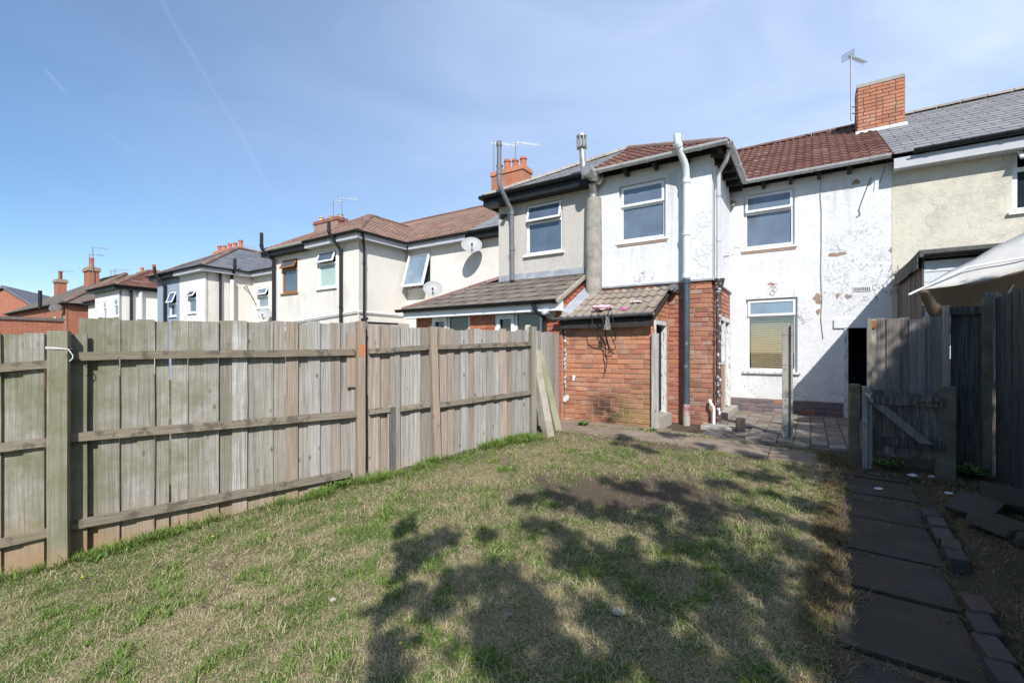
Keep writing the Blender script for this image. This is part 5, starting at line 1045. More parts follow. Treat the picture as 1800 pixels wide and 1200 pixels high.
for r_ in ((124, 626, 622, 619), (124, 768, 626, 727), (124, 922, 615, 831)): rail(*r_)
for r_ in ((648, 617, 692, 615), (648, 723, 684, 719), (693, 614, 752, 610), (703, 718, 754, 711), (767, 610, 932, 604), (770, 712, 932, 689)): rail(*r_, h=.062, o1=.035)
def post(px, ytop, w_, mat, o0=.0, dp=.1, px2=None, lean=0.0, label=None):
    s = s_at(px); zt = zf(px, ytop); zb_ = gfen(s)-.3
    m = MB(); rows = []
    for i in range(7):
        t = i/6; z = zb_+(zt-zb_)*t; q = lean*(1-t); j = random.uniform(-.002, .002)
        rows.append([FF(s-w_/2+q+j, o0, z), FF(s+w_/2+q+j, o0, z), FF(s+w_/2+q+j, o0+dp, z), FF(s-w_/2+q+j, o0+dp, z)])
    for r_ in rows: m.v += r_
    for i in range(6):
        for k in range(4): j = (k+1) % 4; m.f.append((i*4+k, i*4+j, i*4+4+j, i*4+4+k))
    m.f.append(tuple(24+k for k in range(4))); return m.build('post', mat, FN, label=label)
post(108, 582, .125, M['woodpost'], -.008, .15); post(632, 565, .092, M['woodbrown'], -.008, .09, label='brown fence post with an orange stain near the top'); post(758, 575, .09, M['woodbrown'], -.005, .085, lean=.075)
o = MB(FF); s = s_at(632); o.box(s-.04, s+.046, .083, .084, zf(632, 626), zf(632, 606)); o.build('orange_stain', simple('orange_stain', (.5, .16, .04), (.32, .2, .13), 30, .8), FN)
for px_, yt_, yb_, m_ in ((688, 712, 795, M['wood']), (617, 585, 640, M['woodbrown']), (690, 715, 800, M['wood'])):
    s = s_at(px_); MB(FF).box(s-.05, s+.06, -.004, .014, max(gfen(s)-.05, zf(px_, yb_+40)), zf(px_, yt_-0)).build('patch_board', m_, FN)
# white cord round the first post
cd = MB(); s = s_at(108); zc = zf(108, 612); rr_ = .068
for w_ in range(2):
    cd.tube([FF(s-rr_, -.0, zc+w_*.012), FF(s-rr_, .147, zc+w_*.012-.003), FF(s, .15, zc+w_*.006-.003), FF(s+rr_, .147, zc-.008), FF(s+rr_, .0, zc-.004)], .0035, 5)
cd.tube([FF(s+rr_, .147, zc-.008), FF(s+rr_+.015, .15, zc-.03), FF(s+rr_+.03, .15, zc-.06), FF(s+rr_+.03, .15, zc-.085), FF(s+rr_+.01, .15, zc-.11)], .0035, 5)
tag(cd.build('cord', M['rope']), 'white cord tied round the top of the nearest fence post', 'cord')
# end post, leaning concrete posts, side gate
s = s_at(934); MB(FF).box(s-.02, s+.06, -.04, .05, -.2, EYE+.36).build('end_post', M['woodpost'], FN)
pq = Vector((ray(928)*7.1, 7.1, 0)); q = MB(); q.tube([pq+Z*-.1, pq+Z*(EYE+.36), pq+Z*(EYE+.4)], [.075, .07, .05], 4); tag(q.build('post', M['concpost']), 'short square post top showing just behind the end of the fence', 'post')
def cpost(name, b0, t0, w_, mat, lab, parent=None, slots=True):
    ax = (t0-b0).normalized(); sx = Vector((FE.x, FE.y, 0)); sx = (sx-ax*sx.dot(ax)).normalized(); sy = ax.cross(sx)
    m = MB(); n = 8; rs = random.Random(lab)
    for i in range(n+1):
        c = b0.lerp(t0, i/n); w2_ = w_*(1 if i < n else .8); j = rs.uniform(-.003, .003)
        for a_, b_ in ((-1, -1), (1, -1), (1, 1), (-1, 1)): m.v.append(c+sx*(a_*w2_/2+j)+sy*(b_*w2_/2))
    for i in range(n):
        for k in range(4): j = (k+1) % 4; m.f.append((i*4+k, i*4+j, i*4+4+j, i*4+4+k))
    m.f.append((3, 2, 1, 0)); m.f.append(tuple(n*4+k for k in range(4)))
    o = m.build(name, mat, parent, bevel=.006); tag(o, lab, 'post'); return o
b0 = G(966, 766); cpost('concrete_post', b0-Z*.05, Vector((ray(937)*6.75, 6.95, zf(930, 612))), .125, M['concpost'], 'pale concrete post leaning on the end of the fence')
b0 = G(972, 761)+Vector((.1, .3, 0)); cpost('concrete_post', b0-Z*.05, Vector((ray(946)*7.3, 7.35, EYE+.0)), .12, M['concgreen'], 'mossy greenish concrete post leaning behind the pale one at the fence end')
SG = thing('side_gate', 'narrow grey boarded panel between the fence end and the red brick wall', 'gate', Vector((.5, 8.0, 0)))
g0 = Vector((ray(938)*7.55, 7.55, 0)); g1 = Vector((ray(981)*8.2, 8.2, 0)); gA = (g1-g0).normalized(); GF = Fr(g0, gA, Vector((gA.y, -gA.x, 0))); Lg = (g1-g0).length; p = 0
while p < Lg-.02: board(SG, GF, p, min(p+.115, Lg), .0, EYE+.33+random.uniform(-.01, .01), M['wood'], o=random.uniform(-.004, .004)); p += .117
MB(GF).box(0, Lg, -.06, -.02, .3, .38).build('rail', M['rail'], SG); MB(GF).box(0, Lg, -.06, -.02, 1.2, 1.28).build('rail', M['rail'], SG)

# ------------------------------------------------------------------ right hand side
# slotted concrete post in front of the ground floor window
b0 = G(1386, 770); CPO = thing('slotted_post', 'free standing slotted grey concrete fence post in front of the ground floor window', 'post', b0)
FP = Fr(Vector((b0.x, b0.y, 0)), U, -V); hz_ = 1.67
q = MB(FP); q.box(-.078, .0, -.05, .06, -.15, hz_); q.box(.03, .055, -.05, .05, -.15, hz_-.02); q.box(.0, .03, -.05, .0, -.15, hz_-.02); q.build('shaft', M['concrete'], CPO, bevel=.004)
for zz in (.08, .5, .96, 1.4): MB(FP).box(-.082, .06, .058 if zz != 1.4 else .059, .064, zz+.1, zz+.104).build('wire_band', M['steel'], CPO)
hl = MB(FP)
for zz in (.1, .54, .99): hl.box(-.05, -.042, .0605, .062, zz, zz+.012); hl.box(-.026, -.018, .0605, .062, zz, zz+.012)
hl.build('bolt_hole', M['inside'], CPO)
# tall boarded gate panel
TG = thing('boarded_gate', 'tall grey brown weathered boarded gate panel beside the dark doorway', 'gate', W(1.0, 7.6, 0))
TF = FD(7.6); u0, zt = Pd(1541, 559, 7.6); u1, _ = Pd(1664, 557, 7.6); p = u0
while p < u1-.02: wd_ = random.uniform(.1, .14); board(TG, TF, p, min(p+wd_, u1), -.05, zt+random.uniform(-.008, .012), M['woodgate'], o=0); p += wd_
for zz in (.25, .95, 1.5): MB(TF).box(u0, u1, -.07, -.02, zz, zz+.09).build('rail', M['woodgate'], TG)
MB(TF).box(u0-.1, u0-.055, -.05, .04, -.1, zt+.0).build('post', M['wood'], TG)
MB(TF).box(u0-.053, u0-.005, -.03, .0, -.1, zt-.01).build('slotted_post', M['concpost'], TG); MB(TF).box(u0-.055, u0-.01, .001, .02, zt-.13, zt-.03).build('bracket', M['brownwood'], TG)
# low gate
LG = thing('low_gate', 'low ledged and braced wooden garden gate, dark, with broken bottom boards', 'gate', W(.9, 6.9, 0))
LF = FD(6.9); u0, _ = Pd(1533, 700, 6.9); u1, _ = Pd(1648, 700, 6.9); zt = Pd(1560, 685, 6.9)[1]; p = u0; k = 0
while p < u1-.02: wd_ = .098; board(LG, LF, p, min(p+wd_, u1), .04+.02*(k % 2), zt+random.uniform(-.012, .012), M['woodold'], o=0); p += wd_+.01; k += 1
LFo = Fr(LF.O, LF.A, LF.N)
MB(LFo).box(u0-.02, u1+.05, .003, .04, zt-.17, zt-.07).build('ledge', M['woodold'], LG); MB(LFo).box(u0+.02, u1+.05, .003, .04, .16, .26).build('ledge', M['wooddark'], LG)
q = MB(); q.hexa([LFo(u0+.0, .041, zt-.18), LFo(u0+.12, .041, zt-.18), LFo(u0+.12, .07, zt-.18), LFo(u0+.0, .07, zt-.18), LFo(u1-.16, .041, .22), LFo(u1-.04, .041, .22), LFo(u1-.04, .07, .22), LFo(u1-.16, .07, .22)]); q.build('brace', M['woodgate'], LG)
MB(LFo).box(u0+.35, u1+.03, .041, .048, zt-.135, zt-.105).build('hinge_strap', M['iron'], LG)
m = MB(LFo); m.box(u0-.09, u0-.0, -.02, .03, -.15, zt-.04); m.build('stile', M['wood'], LG)
ul, zl = Pd(1509, 675, 6.85); ul2 = ul
FL = FD(6.85); tag(MB(FL).box(ul-.095, ul+.015, -.06, .05, -.3, zl).build('gate_post', M['concmoss'], bevel=.006), 'squat blotchy concrete gate post at the latch side of the low gate', 'post')
tag(MB(FL).box(ul+.03, ul+.085, -.04, .03, -.3, zl-.02).build('timber_upright', M['wood'], bevel=.004), 'pale weathered timber upright fixed beside the squat concrete gate post', 'post')
ur, zr_ = Pd(1660, 682, 6.95); tag(MB(FD(6.95)).box(ur-.07, ur+.09, -.08, .06, -.3, zr_+.02).build('gate_post', M['concmoss'], bevel=.008), 'thick dark gate post on the hinge side of the low gate', 'post')
lt_ = MB(FL); lt_.tube([FL(ul+.06, .05, zl-.1), FL(ul+.1, .06, zl-.14), FL(ul+.13, .06, zl-.2)], [.012, .02, .016], 6); tag(lt_.build('latch', M['metal'], LG), '', ''); lt_o = LG.children[-1]
for kk in ('label', 'category'):
    if kk in lt_o: del lt_o[kk]
# dark panel between the tall gate and the right fence
DP = thing('dark_boarded_panel', 'dark boarded panel with a frame between the grey gate and the right hand fence', 'gate', W(1.55, 7.3, 0))
QF = FD(7.3); u0, zt = Pd(1664, 540, 7.3); u1 = 1.72; p = u0+.05
MB(QF).box(u0-.03, u0+.02, -.03, .04, -.3, zt+.02).build('post', M['wood'], DP); MB(QF).box(u0+.02, u1, -.03, .02, zt-.09, zt).build('rail', M['wooddark'], DP)
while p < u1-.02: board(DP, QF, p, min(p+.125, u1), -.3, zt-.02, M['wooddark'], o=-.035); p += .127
# right fence
RF = thing('wooden_fence', 'dark close boarded fence in shade at the right edge of the garden', 'fence', W(1.78, 4, 0))
RU = 1.75; RR = Fr(U*RU, V, -U)
def grd(u, d): p = W(u, d, 0); return gzf(p.x, p.y)
p = 7.25; k = 0
while p > -3.0:
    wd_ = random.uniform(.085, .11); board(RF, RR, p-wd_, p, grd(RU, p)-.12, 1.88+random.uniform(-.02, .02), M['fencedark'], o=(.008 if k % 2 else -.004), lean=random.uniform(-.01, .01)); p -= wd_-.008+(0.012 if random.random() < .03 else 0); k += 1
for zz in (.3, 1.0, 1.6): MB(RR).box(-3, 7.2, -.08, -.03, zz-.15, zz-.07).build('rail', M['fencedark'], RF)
MB(FD(7.25)).box(RU-.12, RU-.05, -.04, .04, -.4, 1.86).build('post', M['concmoss'], RF)
q = MB(); pp = W(RU+.02, 7.55, 0); q.tube([pp+Z*-.2, pp+Z*1.92, pp+Z*1.96], [.085, .08, .05], 14); q.build('round_post', M['woodold'], RF, sm=True)
# canvas awning over the neighbour's garden
AW = thing('canvas_awning', 'cream canvas awning sheet slung on a white pole above the right hand fence', 'awning', W(2.6, 7.6, 0))
A_ = P0(1614, 511, 5.75); B_ = P0(1960, 425, 4.9); C_ = P0(1662, 588, 5.95); E_ = P0(1990, 500, 6.4); mid = P0(1648, 499, 5.8)
n = 14; g = []; m = MB()
for i in range(n+1):
    row = []
    for j in range(n+1):
        s_, t_ = i/n, j/n; top = A_.lerp(B_, s_); bot = C_.lerp(E_, s_); p = top.lerp(bot, t_)
        p = p+Z*(-.07*math.sin(math.pi*s_)*(1-t_)-.06*math.sin(math.pi*t_))+Vector((0, .03*math.sin(9*s_+3*t_), .012*math.sin(14*s_+4*t_)))
        row.append(len(m.v)); m.v.append(p)
    g.append(row)
for i in range(n):
    for j in range(n): m.f.append((g[i][j], g[i+1][j], g[i+1][j+1], g[i][j+1]))
aw = m.build('canopy_sheet', M['tan'], AW, sm=True); sol = aw.modifiers.new('thickness', 'SOLIDIFY'); sol.thickness = .003
m = MB(); g = []
TL = P0(1650, 487, 5.9); TR = P0(1960, 322, 5.3)
for i in range(n+1):
    row = []
    for j in range(5):
        s_, t_ = i/n, j/4; lo = A_.lerp(B_, s_)+Z*(-.07*math.sin(math.pi*s_)); hi = TL.lerp(TR, s_) if i else A_+Vector((.03, .01, .02)); p = lo.lerp(hi, t_)+Vector((0, -.02*math.sin(math.pi*t_)+.012*math.sin(17*s_+2*t_), .006*math.sin(23*s_)))
        row.append(len(m.v)); m.v.append(p)
    g.append(row)
for i in range(n):
    for j in range(4): m.f.append((g[i][j], g[i+1][j], g[i+1][j+1], g[i][j+1]))
vl = m.build('front_valance', M['canvas'], AW, sm=True); sol = vl.modifiers.new('thickness', 'SOLIDIFY'); sol.thickness = .003
MB().tube([P0(1597, 518, 5.7), P0(1616, 509, 5.74), P0(1700, 470, 5.6), B_], .013, 10).build('pole', M['upvc'], AW, sm=True)
MB().tube([P0(1730, 585, 5.7), P0(1800, 470, 5.4)], .006, 6).build('guy_rope', M['rope'], AW)

# ------------------------------------------------------------------ ground
xs = np.unique(np.concatenate([np.linspace(-400, -12, 14), np.linspace(-12, -5, 15), np.linspace(-5, 6.2, 281), np.linspace(6.2, 14, 12), np.linspace(14, 400, 12)]))
ys = np.unique(np.concatenate([np.linspace(-400, -8, 10), np.linspace(-8, 1.8, 20), np.linspace(1.8, 9.2, 186), np.linspace(9.2, 20, 12), np.linspace(20, 600, 14)]))
X, Y = np.meshgrid(xs, ys); 
def lawn_tint(x, y):
    """colour of turf: green, straw, soil by place"""
    d = ST*x+CT*y; u = CT*x-ST*y-skew(d)
    a_ = fbm(x, y, 1.1, 4); b_ = fbm(x+31, y+17, 3.6, 4); c_ = fbm(x-12, y+44, 9, 3)
    dry = np.clip((.38*a_+.32*b_+.3*c_-.40)*5.5, 0, 1)
    fe = np.abs((x-F0.x)*FG.x+(y-F0.y)*FG.y)                       # distance from the left fence
    dry = dry*np.clip((fe-.12)/.7, .08, 1)
    edge = np.clip(1-np.abs(u-.1)/.35, 0, 1)*np.clip((c_*.5+b_*.5-.3)*3, 0, 1); dry = np.clip(dry+edge*.8+np.clip((d-5.3)/1.2, 0, .55)*b_*1.4, 0, 1)
    dirt = np.clip(1.8-np.hypot((x-1.15)/.8, (y-4.5)/.5)+(b_-.5)*1.6, 0, 1); dirt = np.maximum(dirt, np.clip((c_-.56)*3.5, 0, .75)*np.clip((a_-.42)*6, 0, 1)); dirt = np.maximum(dirt, np.clip((d-5.2)/1.2, 0, 1)*np.clip((b_-.38)*4, 0, .85))
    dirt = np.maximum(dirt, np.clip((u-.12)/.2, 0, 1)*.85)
    dirt = np.maximum(dirt, np.clip((.10-fe)/.08, 0, 1))
    patio = np.clip((d-7.0)/.3, 0, 1)
    dirt = np.maximum(dirt, patio)
    return dry, dirt
uu = CT*X-ST*Y
dry, dirt = lawn_tint(X, Y)
Zg = gz(X, Y)+(fbm(X, Y, 2.5, 3)-.5)*.03*np.clip(1-np.abs(X)/40, 0, 1)*(np.hypot(X, Y) < 30) - np.where((X > 6.4) | (Y > 9.2), .05, 0)
uu = CT*X-ST*Y; dd_ = ST*X+CT*Y
us_ = uu-skew(dd_); onp = (us_ > .24) & (us_ < .88) & (dd_ < 6.4); Zg = np.where(onp, gz(X, Y)-.018, Zg)
opat = (dd_ > 6.45) & (Y < 12); Zg = np.where(opat, np.minimum(Zg, gz(X, Y)-.045), Zg)
green = np.array([.10, .125, .04]); straw = np.array([.33, .26, .15]); soil = np.array([.13, .098, .07])
soil = soil*np.where((uu-skew(ST*X+CT*Y) > .2), .45, 1.0)[..., None]  # soil on the path side painted darker to deepen the shade there
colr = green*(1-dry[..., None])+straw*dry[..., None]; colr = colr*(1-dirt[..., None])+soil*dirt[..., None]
far = np.clip((np.hypot(X, Y)-12)/10, 0, 1)[..., None]; colr = colr*(1-far)+np.array([.1, .11, .05])*far
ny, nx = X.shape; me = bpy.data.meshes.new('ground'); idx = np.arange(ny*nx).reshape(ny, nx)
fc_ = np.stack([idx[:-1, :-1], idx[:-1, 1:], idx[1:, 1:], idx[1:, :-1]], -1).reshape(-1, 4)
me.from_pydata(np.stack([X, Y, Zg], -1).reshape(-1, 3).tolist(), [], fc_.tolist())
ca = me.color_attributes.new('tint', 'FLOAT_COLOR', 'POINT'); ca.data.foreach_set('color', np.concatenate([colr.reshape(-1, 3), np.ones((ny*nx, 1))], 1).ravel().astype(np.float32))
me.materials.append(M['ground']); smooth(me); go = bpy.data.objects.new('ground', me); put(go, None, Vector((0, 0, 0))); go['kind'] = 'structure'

# blades of grass and clippings
def in_lawn(x, y):
    d = ST*x+CT*y; u = CT*x-ST*y-skew(d); fs_ = (x-F0.x)*FG.x+(y-F0.y)*FG.y
    return (fs_ > -.02) & (u < .27+.07*np.sin(y*3)+.06*np.sin(y*7.3)) & (d < 6.36+.12*np.sin(u*2.2)+.06*np.sin(u*9)) & (y > 1.6)
def blades(name, n, box, hrange, wrange, lab, mask, weight, dryf=None, seed=1, lie=.6, col=None):
    r = np.random.default_rng(seed); x = []; y = []; tot = 0
    while tot < n:
        a_ = r.uniform(box[0], box[1], n*2); b_ = r.uniform(box[2], box[3], n*2)
        ok = mask(a_, b_) & (r.random(n*2) < weight(a_, b_)); x.append(a_[ok]); y.append(b_[ok]); tot += ok.sum()
    x = np.concatenate(x)[:n]; y = np.concatenate(y)[:n]
    dr_, di = lawn_tint(x, y); 
    clump = fbm(x+5, y+9, 14, 2); keep = r.random(n) > di*.97; x, y, dr_, di, clump = x[keep], y[keep], dr_[keep], di[keep], clump[keep]; n = len(x)
    isd = r.random(n) < np.clip(.06+.58*dr_, 0, .8)
    if dryf is not None: isd = r.random(n) < dryf
    h = r.uniform(hrange[0], hrange[1], n)*(.5+clump); wd = r.uniform(wrange[0], wrange[1], n); th = r.uniform(0, 2*np.pi, n)
    ln = np.where(isd, r.uniform(.75, 1.5, n), r.uniform(.15, 1.1, n)*lie/.6); el = np.clip(ln, 0, 1.5)
    dx, dy = np.cos(th)*np.sin(el), np.sin(th)*np.sin(el); dz = np.cos(el); z = gz(x, y)+(fbm(x, y, 2.5, 3)-.5)*.03*(np.abs(x) < 40)-.004
    sx, sy = -np.sin(th)*wd/2, np.cos(th)*wd/2
    base = np.stack([x, y, z+.003*isd], -1); L1 = h[:, None]*np.stack([dx*.45, dy*.45, dz*.6], -1); L2 = h[:, None]*np.stack([dx*1.15, dy*1.15, dz*.9], -1); s_ = np.stack([sx, sy, 0*sx], -1)
    vv = np.stack([base-s_, base+s_, base+L1+s_*.8, base+L1-s_*.8, base+L2], 1).reshape(-1, 3)
    i0 = np.arange(n)*5; me = bpy.data.meshes.new(name); me.vertices.add(n*5); me.vertices.foreach_set('co', vv.ravel())
    lp = np.stack([i0, i0+1, i0+2, i0+3, i0+3, i0+2, i0+4], -1).ravel(); me.loops.add(n*7); me.loops.foreach_set('vertex_index', lp)
    st = np.stack([np.arange(n)*7, np.arange(n)*7+4], -1).ravel(); me.polygons.add(n*2); me.polygons.foreach_set('loop_start', st); me.update(calc_edges=True)
    g1 = np.array([.085, .17, .03]); g2 = np.array([.26, .35, .085]); d1_ = np.array([.58, .49, .31]); d2_ = np.array([.4, .32, .2]); t = r.random(n)[:, None]
    c = np.where(isd[:, None], d1_*t+d2_*(1-t), g1*t+g2*(1-t))
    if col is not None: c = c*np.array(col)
    c = np.repeat(np.concatenate([c, np.ones((n, 1))], 1), 5, axis=0); ca = me.color_attributes.new('tint', 'FLOAT_COLOR', 'POINT'); ca.data.foreach_set('color', c.ravel().astype(np.float32))
    me.materials.append(M['blade']); o = bpy.data.objects.new(name, me); put(o, None, Vector((0, 0, 0))); o['kind'] = 'stuff'; tag(o, lab, 'grass'); return o
def vis(x, y): return (np.abs(x) < y*1.2+.3)
blades('lawn_grass', 560000, (-5, 5, 1.7, 7.6), (.011, .03), (.0025, .0048), 'short patchy mown grass with dry clippings covering the lawn', lambda x, y: in_lawn(x, y) & vis(x, y), lambda x, y: np.clip((2.6/np.maximum(y, 1.8))**1.2, .2, 1), seed=1, lie=.9)
def band(x, y):
    fs_ = (x-F0.x)*FG.x+(y-F0.y)*FG.y; k = fbm(x, y, 2.2, 3); return (fs_ > .0) & (fs_ < .08+.5*np.clip(k-.25, 0, 1)) & (y < 7.0)
blades('long_grass', 26000, (-4.6, .6, 3.2, 7.2), (.04, .13), (.004, .008), 'longer green grass and weeds along the foot of the left fence', band, lambda x, y: np.clip(fbm(x, y, 4, 2)*2.4-.75, 0, 1), dryf=.15, seed=2, lie=.7)
def rband(x, y):
    d = ST*x+CT*y; u = CT*x-ST*y-skew(d); return ((u > .97) & (u < RU-.02) & (d < 6.7)) | ((u > .12) & (u < .36) & (d < 6.4)) | ((u > .3) & (u < .95) & (d < 6.4) & (np.abs(((d+3.0) % .65)-.02) < .035) & (np.sin(x*13)+np.sin(y*9) > -.6)) | ((u > .84) & (u < .88) & (d < 6.4)) | ((u > .08) & (u < .5) & (d > 6.3) & (d < 7.15))
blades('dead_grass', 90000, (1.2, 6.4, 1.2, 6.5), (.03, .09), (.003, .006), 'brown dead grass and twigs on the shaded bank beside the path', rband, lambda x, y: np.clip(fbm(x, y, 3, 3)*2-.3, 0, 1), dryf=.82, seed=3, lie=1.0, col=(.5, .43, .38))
def pband(x, y):
    u = CT*x-ST*y; d = ST*x+CT*y; return ((np.abs(d-6.42-.1*np.sin(u*3)) < .07) | (np.abs(d-7.15) < .1)) & (u > -3.4) & (u < .9)
blades('verge_grass', 12000, (-.2, 5.5, 5, 8), (.02, .06), (.004, .006), 'ragged dry grass along the edges of the concrete path', pband, lambda x, y: np.clip(fbm(x, y, 5, 2)*2-.4, 0, 1), dryf=.6, seed=4)

blades('grass_tufts', 30000, (-4.5, 5, 1.8, 7.4), (.03, .075), (.004, .007), 'coarser green tufts and clover like clumps scattered through the lawn', lambda x, y: in_lawn(x, y) & vis(x, y), lambda x, y: np.clip((fbm(x+3, y-8, 6.5, 2)-.6)*7, 0, 1)*np.clip(3/y, .3, 1), dryf=.12, seed=6, lie=.8)
blades('dry_clippings', 26000, (-4.5, 5, 1.8, 7.4), (.04, .085), (.003, .005), 'pale dry mowing clippings strewn over the lawn', lambda x, y: in_lawn(x, y) & vis(x, y), lambda x, y: np.clip((fbm(x-9, y+2, 2.8, 3)-.42)*5, .05, 1), dryf=1.0, seed=7, lie=1.0)
# garden path of concrete slabs
GP = MB(); 
path = bpy.data.objects.new('garden_path', None); put(path, None, W(.58, 3, -.2)); path['kind'] = 'structure'
d0 = -3.0; k = 0
while d0 < 6.3:
    l_ = random.uniform(.58, .72); l_ = min(l_, 6.42-d0); m = MB(); tl = random.uniform(-.012, .012); n_ = 6; e_ = []
    sk = float(skew(d0+l_/2)); ca_, cb_ = .26+sk+random.uniform(-.02, .02), .87+sk+random.uniform(-.02, .02)
    pts = [(ca_, d0+.012), ((ca_+cb_)/2, d0+.012+random.uniform(-.008, .008)), (cb_, d0+.012), (cb_+random.uniform(-.015, .015), d0+l_/2), (cb_, d0+l_-.012), ((ca_+cb_)/2, d0+l_-.012), (ca_, d0+l_-.012), (ca_+random.uniform(-.015, .015), d0+l_/2)]
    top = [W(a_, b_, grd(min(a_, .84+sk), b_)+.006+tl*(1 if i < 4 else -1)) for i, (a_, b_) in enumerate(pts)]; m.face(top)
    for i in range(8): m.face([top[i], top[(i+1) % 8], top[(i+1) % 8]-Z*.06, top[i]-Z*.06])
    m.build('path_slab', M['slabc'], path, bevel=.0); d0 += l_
# concrete cross path and block paving
XP = bpy.data.objects.new('cross_path', None); put(XP, None, W(-1, 6.8, 0)); XP['kind'] = 'structure'
d0 = -3.9
for i, (a_, b_) in enumerate(((-4.3, -2.9), (-2.9, -1.55), (-1.55, -.45), (-.45, .2))):
    m = MB(); lo = 6.5 if a_ > -3.5 else 6.6; P = [(a_+.006, lo), (b_-.006, lo-.02), (b_-.006, 7.12), (a_+.006, 7.12)]
    nn_ = 8; bt = [(a_+.006+(b_-a_-.012)*k_/nn_, lo+random.uniform(-.03, .03)) for k_ in range(nn_+1)]; tp_ = [(b_-.006-(b_-a_-.012)*k_/nn_, 7.12+random.uniform(-.02, .02)) for k_ in range(nn_+1)]
    top = [W(x_, y_, grd(x_, y_)+.008) for x_, y_ in bt+tp_]; m.face(top)
    for k_ in range(len(top)): m.face([top[k_], top[(k_+1) % len(top)], top[(k_+1) % len(top)]-Z*.05, top[k_]-Z*.05])
    m.build('path_slab', M['pathc'], XP)
q = MB()
for u_, v_ in ((OL-.4, OR+.3),): q.hexa([W(u_, 7.14, -.08), W(v_, 7.14, -.08), W(v_, 7.52, -.08), W(u_, 7.52, -.08), W(u_, 7.14, .0), W(v_, 7.14, -.0), W(v_, 7.52, .012), W(u_, 7.52, .012)])
q.build('path_apron', M['pathc'], XP)
q = MB(); q.hexa([W(OR+.12, 7.14, -.2), W(-1.0, 7.14, -.2), W(-1.0, 8.5, -.2), W(OR+.12, 8.5, -.2), W(OR+.12, 7.14, -.035), W(-1.0, 7.14, -.035), W(-1.0, 8.5, -.06), W(OR+.12, 8.5, -.06)]); q.build('earth_strip', M['pathc'], XP)
PV = bpy.data.objects.new('block_paving', None); put(PV, None, W(0, 9, 0)); PV['kind'] = 'structure'
MB().hexa([W(-1.42, 7.2, -.2), W(1.29, 7.2, -.2), W(1.29, 10.66, -.2), W(-1.42, 10.66, -.2), W(-1.42, 7.2, -.02), W(1.29, 7.2, -.02), W(1.29, 10.66, -.02), W(-1.42, 10.66, -.02)]).build('sand_bed', M['mortard'], PV)
bmq = bmesh.new(); bmesh.ops.create_cube(bmq, size=1)
for v in bmq.verts: v.co = Vector((v.co.x*.192, v.co.y*.24, v.co.z*.05))
bmesh.ops.bevel(bmq, geom=bmq.edges[:], offset=.006, segments=1, affect='EDGES'); pm_ = bpy.data.meshes.new('paving_block'); bmq.to_mesh(pm_); bmq.free(); pm_.materials.append(M['sett'])
for i in range(13):
    for j in range(14):
        u_ = -1.3+i*.2; d_ = 7.35+j*.25+(.12 if i % 2 else 0)
        if d_ > 10.5 or (u_ < -.85 and d_ < 8.55): continue
        o = bpy.data.objects.new('paving_block', pm_); R = Matrix((U, V, Z)).transposed().to_4x4() @ Matrix.Rotation(random.gauss(0, .012), 4, 'Z') @ Matrix.Rotation(random.gauss(0, .012), 4, 'X') @ Matrix.Rotation(random.gauss(0, .012), 4, 'Y')
        R.translation = W(u_, d_, -.012+random.uniform(-.006, .006))-WLD['block_paving']; o.parent = PV; o.matrix_basis = R; COL.objects.link(o)
# edging bricks of the bank
EG = thing('brick_edging', 'row of dark mossy bricks edging the bank on the right of the garden path', 'edging', W(1.0, 3.5, -.1))
bmq = bmesh.new(); bmesh.ops.create_cube(bmq, size=1)
for v in bmq.verts: v.co = Vector((v.co.x*.105, v.co.y*.21, v.co.z*.1))
bmesh.ops.bevel(bmq, geom=bmq.edges[:], offset=.007, segments=1, affect='EDGES'); em = bpy.data.meshes.new('edging_brick'); bmq.to_mesh(em); bmq.free(); em.materials.append(M['edge'])
d_ = 5.2
while d_ > -.5:
    if not (3.85 < d_ < 4.15):
        o = bpy.data.objects.new('edging_brick', em); u_ = .925+float(skew(d_))+random.uniform(-.012, .012)+.02*math.sin(d_*2); R = Matrix((U, V, Z)).transposed().to_4x4() @ Matrix.Rotation(random.gauss(0, .07), 4, 'Z') @ Matrix.Rotation(random.gauss(0, .05), 4, 'X') @ Matrix.Rotation(random.gauss(-.05, .06), 4, 'Y')
        R.translation = W(u_, d_, grd(.6, d_)+.028+random.uniform(-.01, .01))-WLD[EG.name]; o.parent = EG; o.matrix_basis = R; COL.objects.link(o)
    d_ -= .218
def slab(c, sx_, sy_, sz_, rot, mat, lab, name='broken_slab'):
    bm = bmesh.new(); bmesh.ops.create_cube(bm, size=1); rs = random.Random(lab)
    for v in bm.verts: v.co = Vector((v.co.x*sx_*(1+rs.uniform(-.12, .12)), v.co.y*sy_*(1+rs.uniform(-.12, .12)), v.co.z*sz_))
    bmesh.ops.bevel(bm, geom=bm.edges[:], offset=.007, segments=2, affect='EDGES'); me = bpy.data.meshes.new(name); bm.to_mesh(me); bm.free(); me.materials.append(mat)
    o = bpy.data.objects.new(name, me); put(o, None, Vector(c)); o.rotation_euler = rot; tag(o, lab, 'slab', 'broken paving slabs piled on the bank'); return o
b = G(1712, 905); slab(b+Z*.07, .36, .26, .055, (.12, -.22, .5), M['slabc'], 'dark broken slab tilted up, leftmost in the pile on the bank')
b = G(1790, 900); slab(b+Vector((.0, .05, .1)), .36, .3, .06, (.35, .15, -.5), M['slabc'], 'speckled broken slab tilted steeply at the top of the pile')
b = G(1765, 935); slab(b+Z*.05, .34, .3, .06, (.1, .06, .2), M['slabc'], 'broken slab lying flat in the middle of the pile')
b = G(1815, 955); slab(b+Z*.04, .26, .2, .07, (.05, -.1, .9), M['slabc'], 'small broken slab nearest the camera, at the right edge')
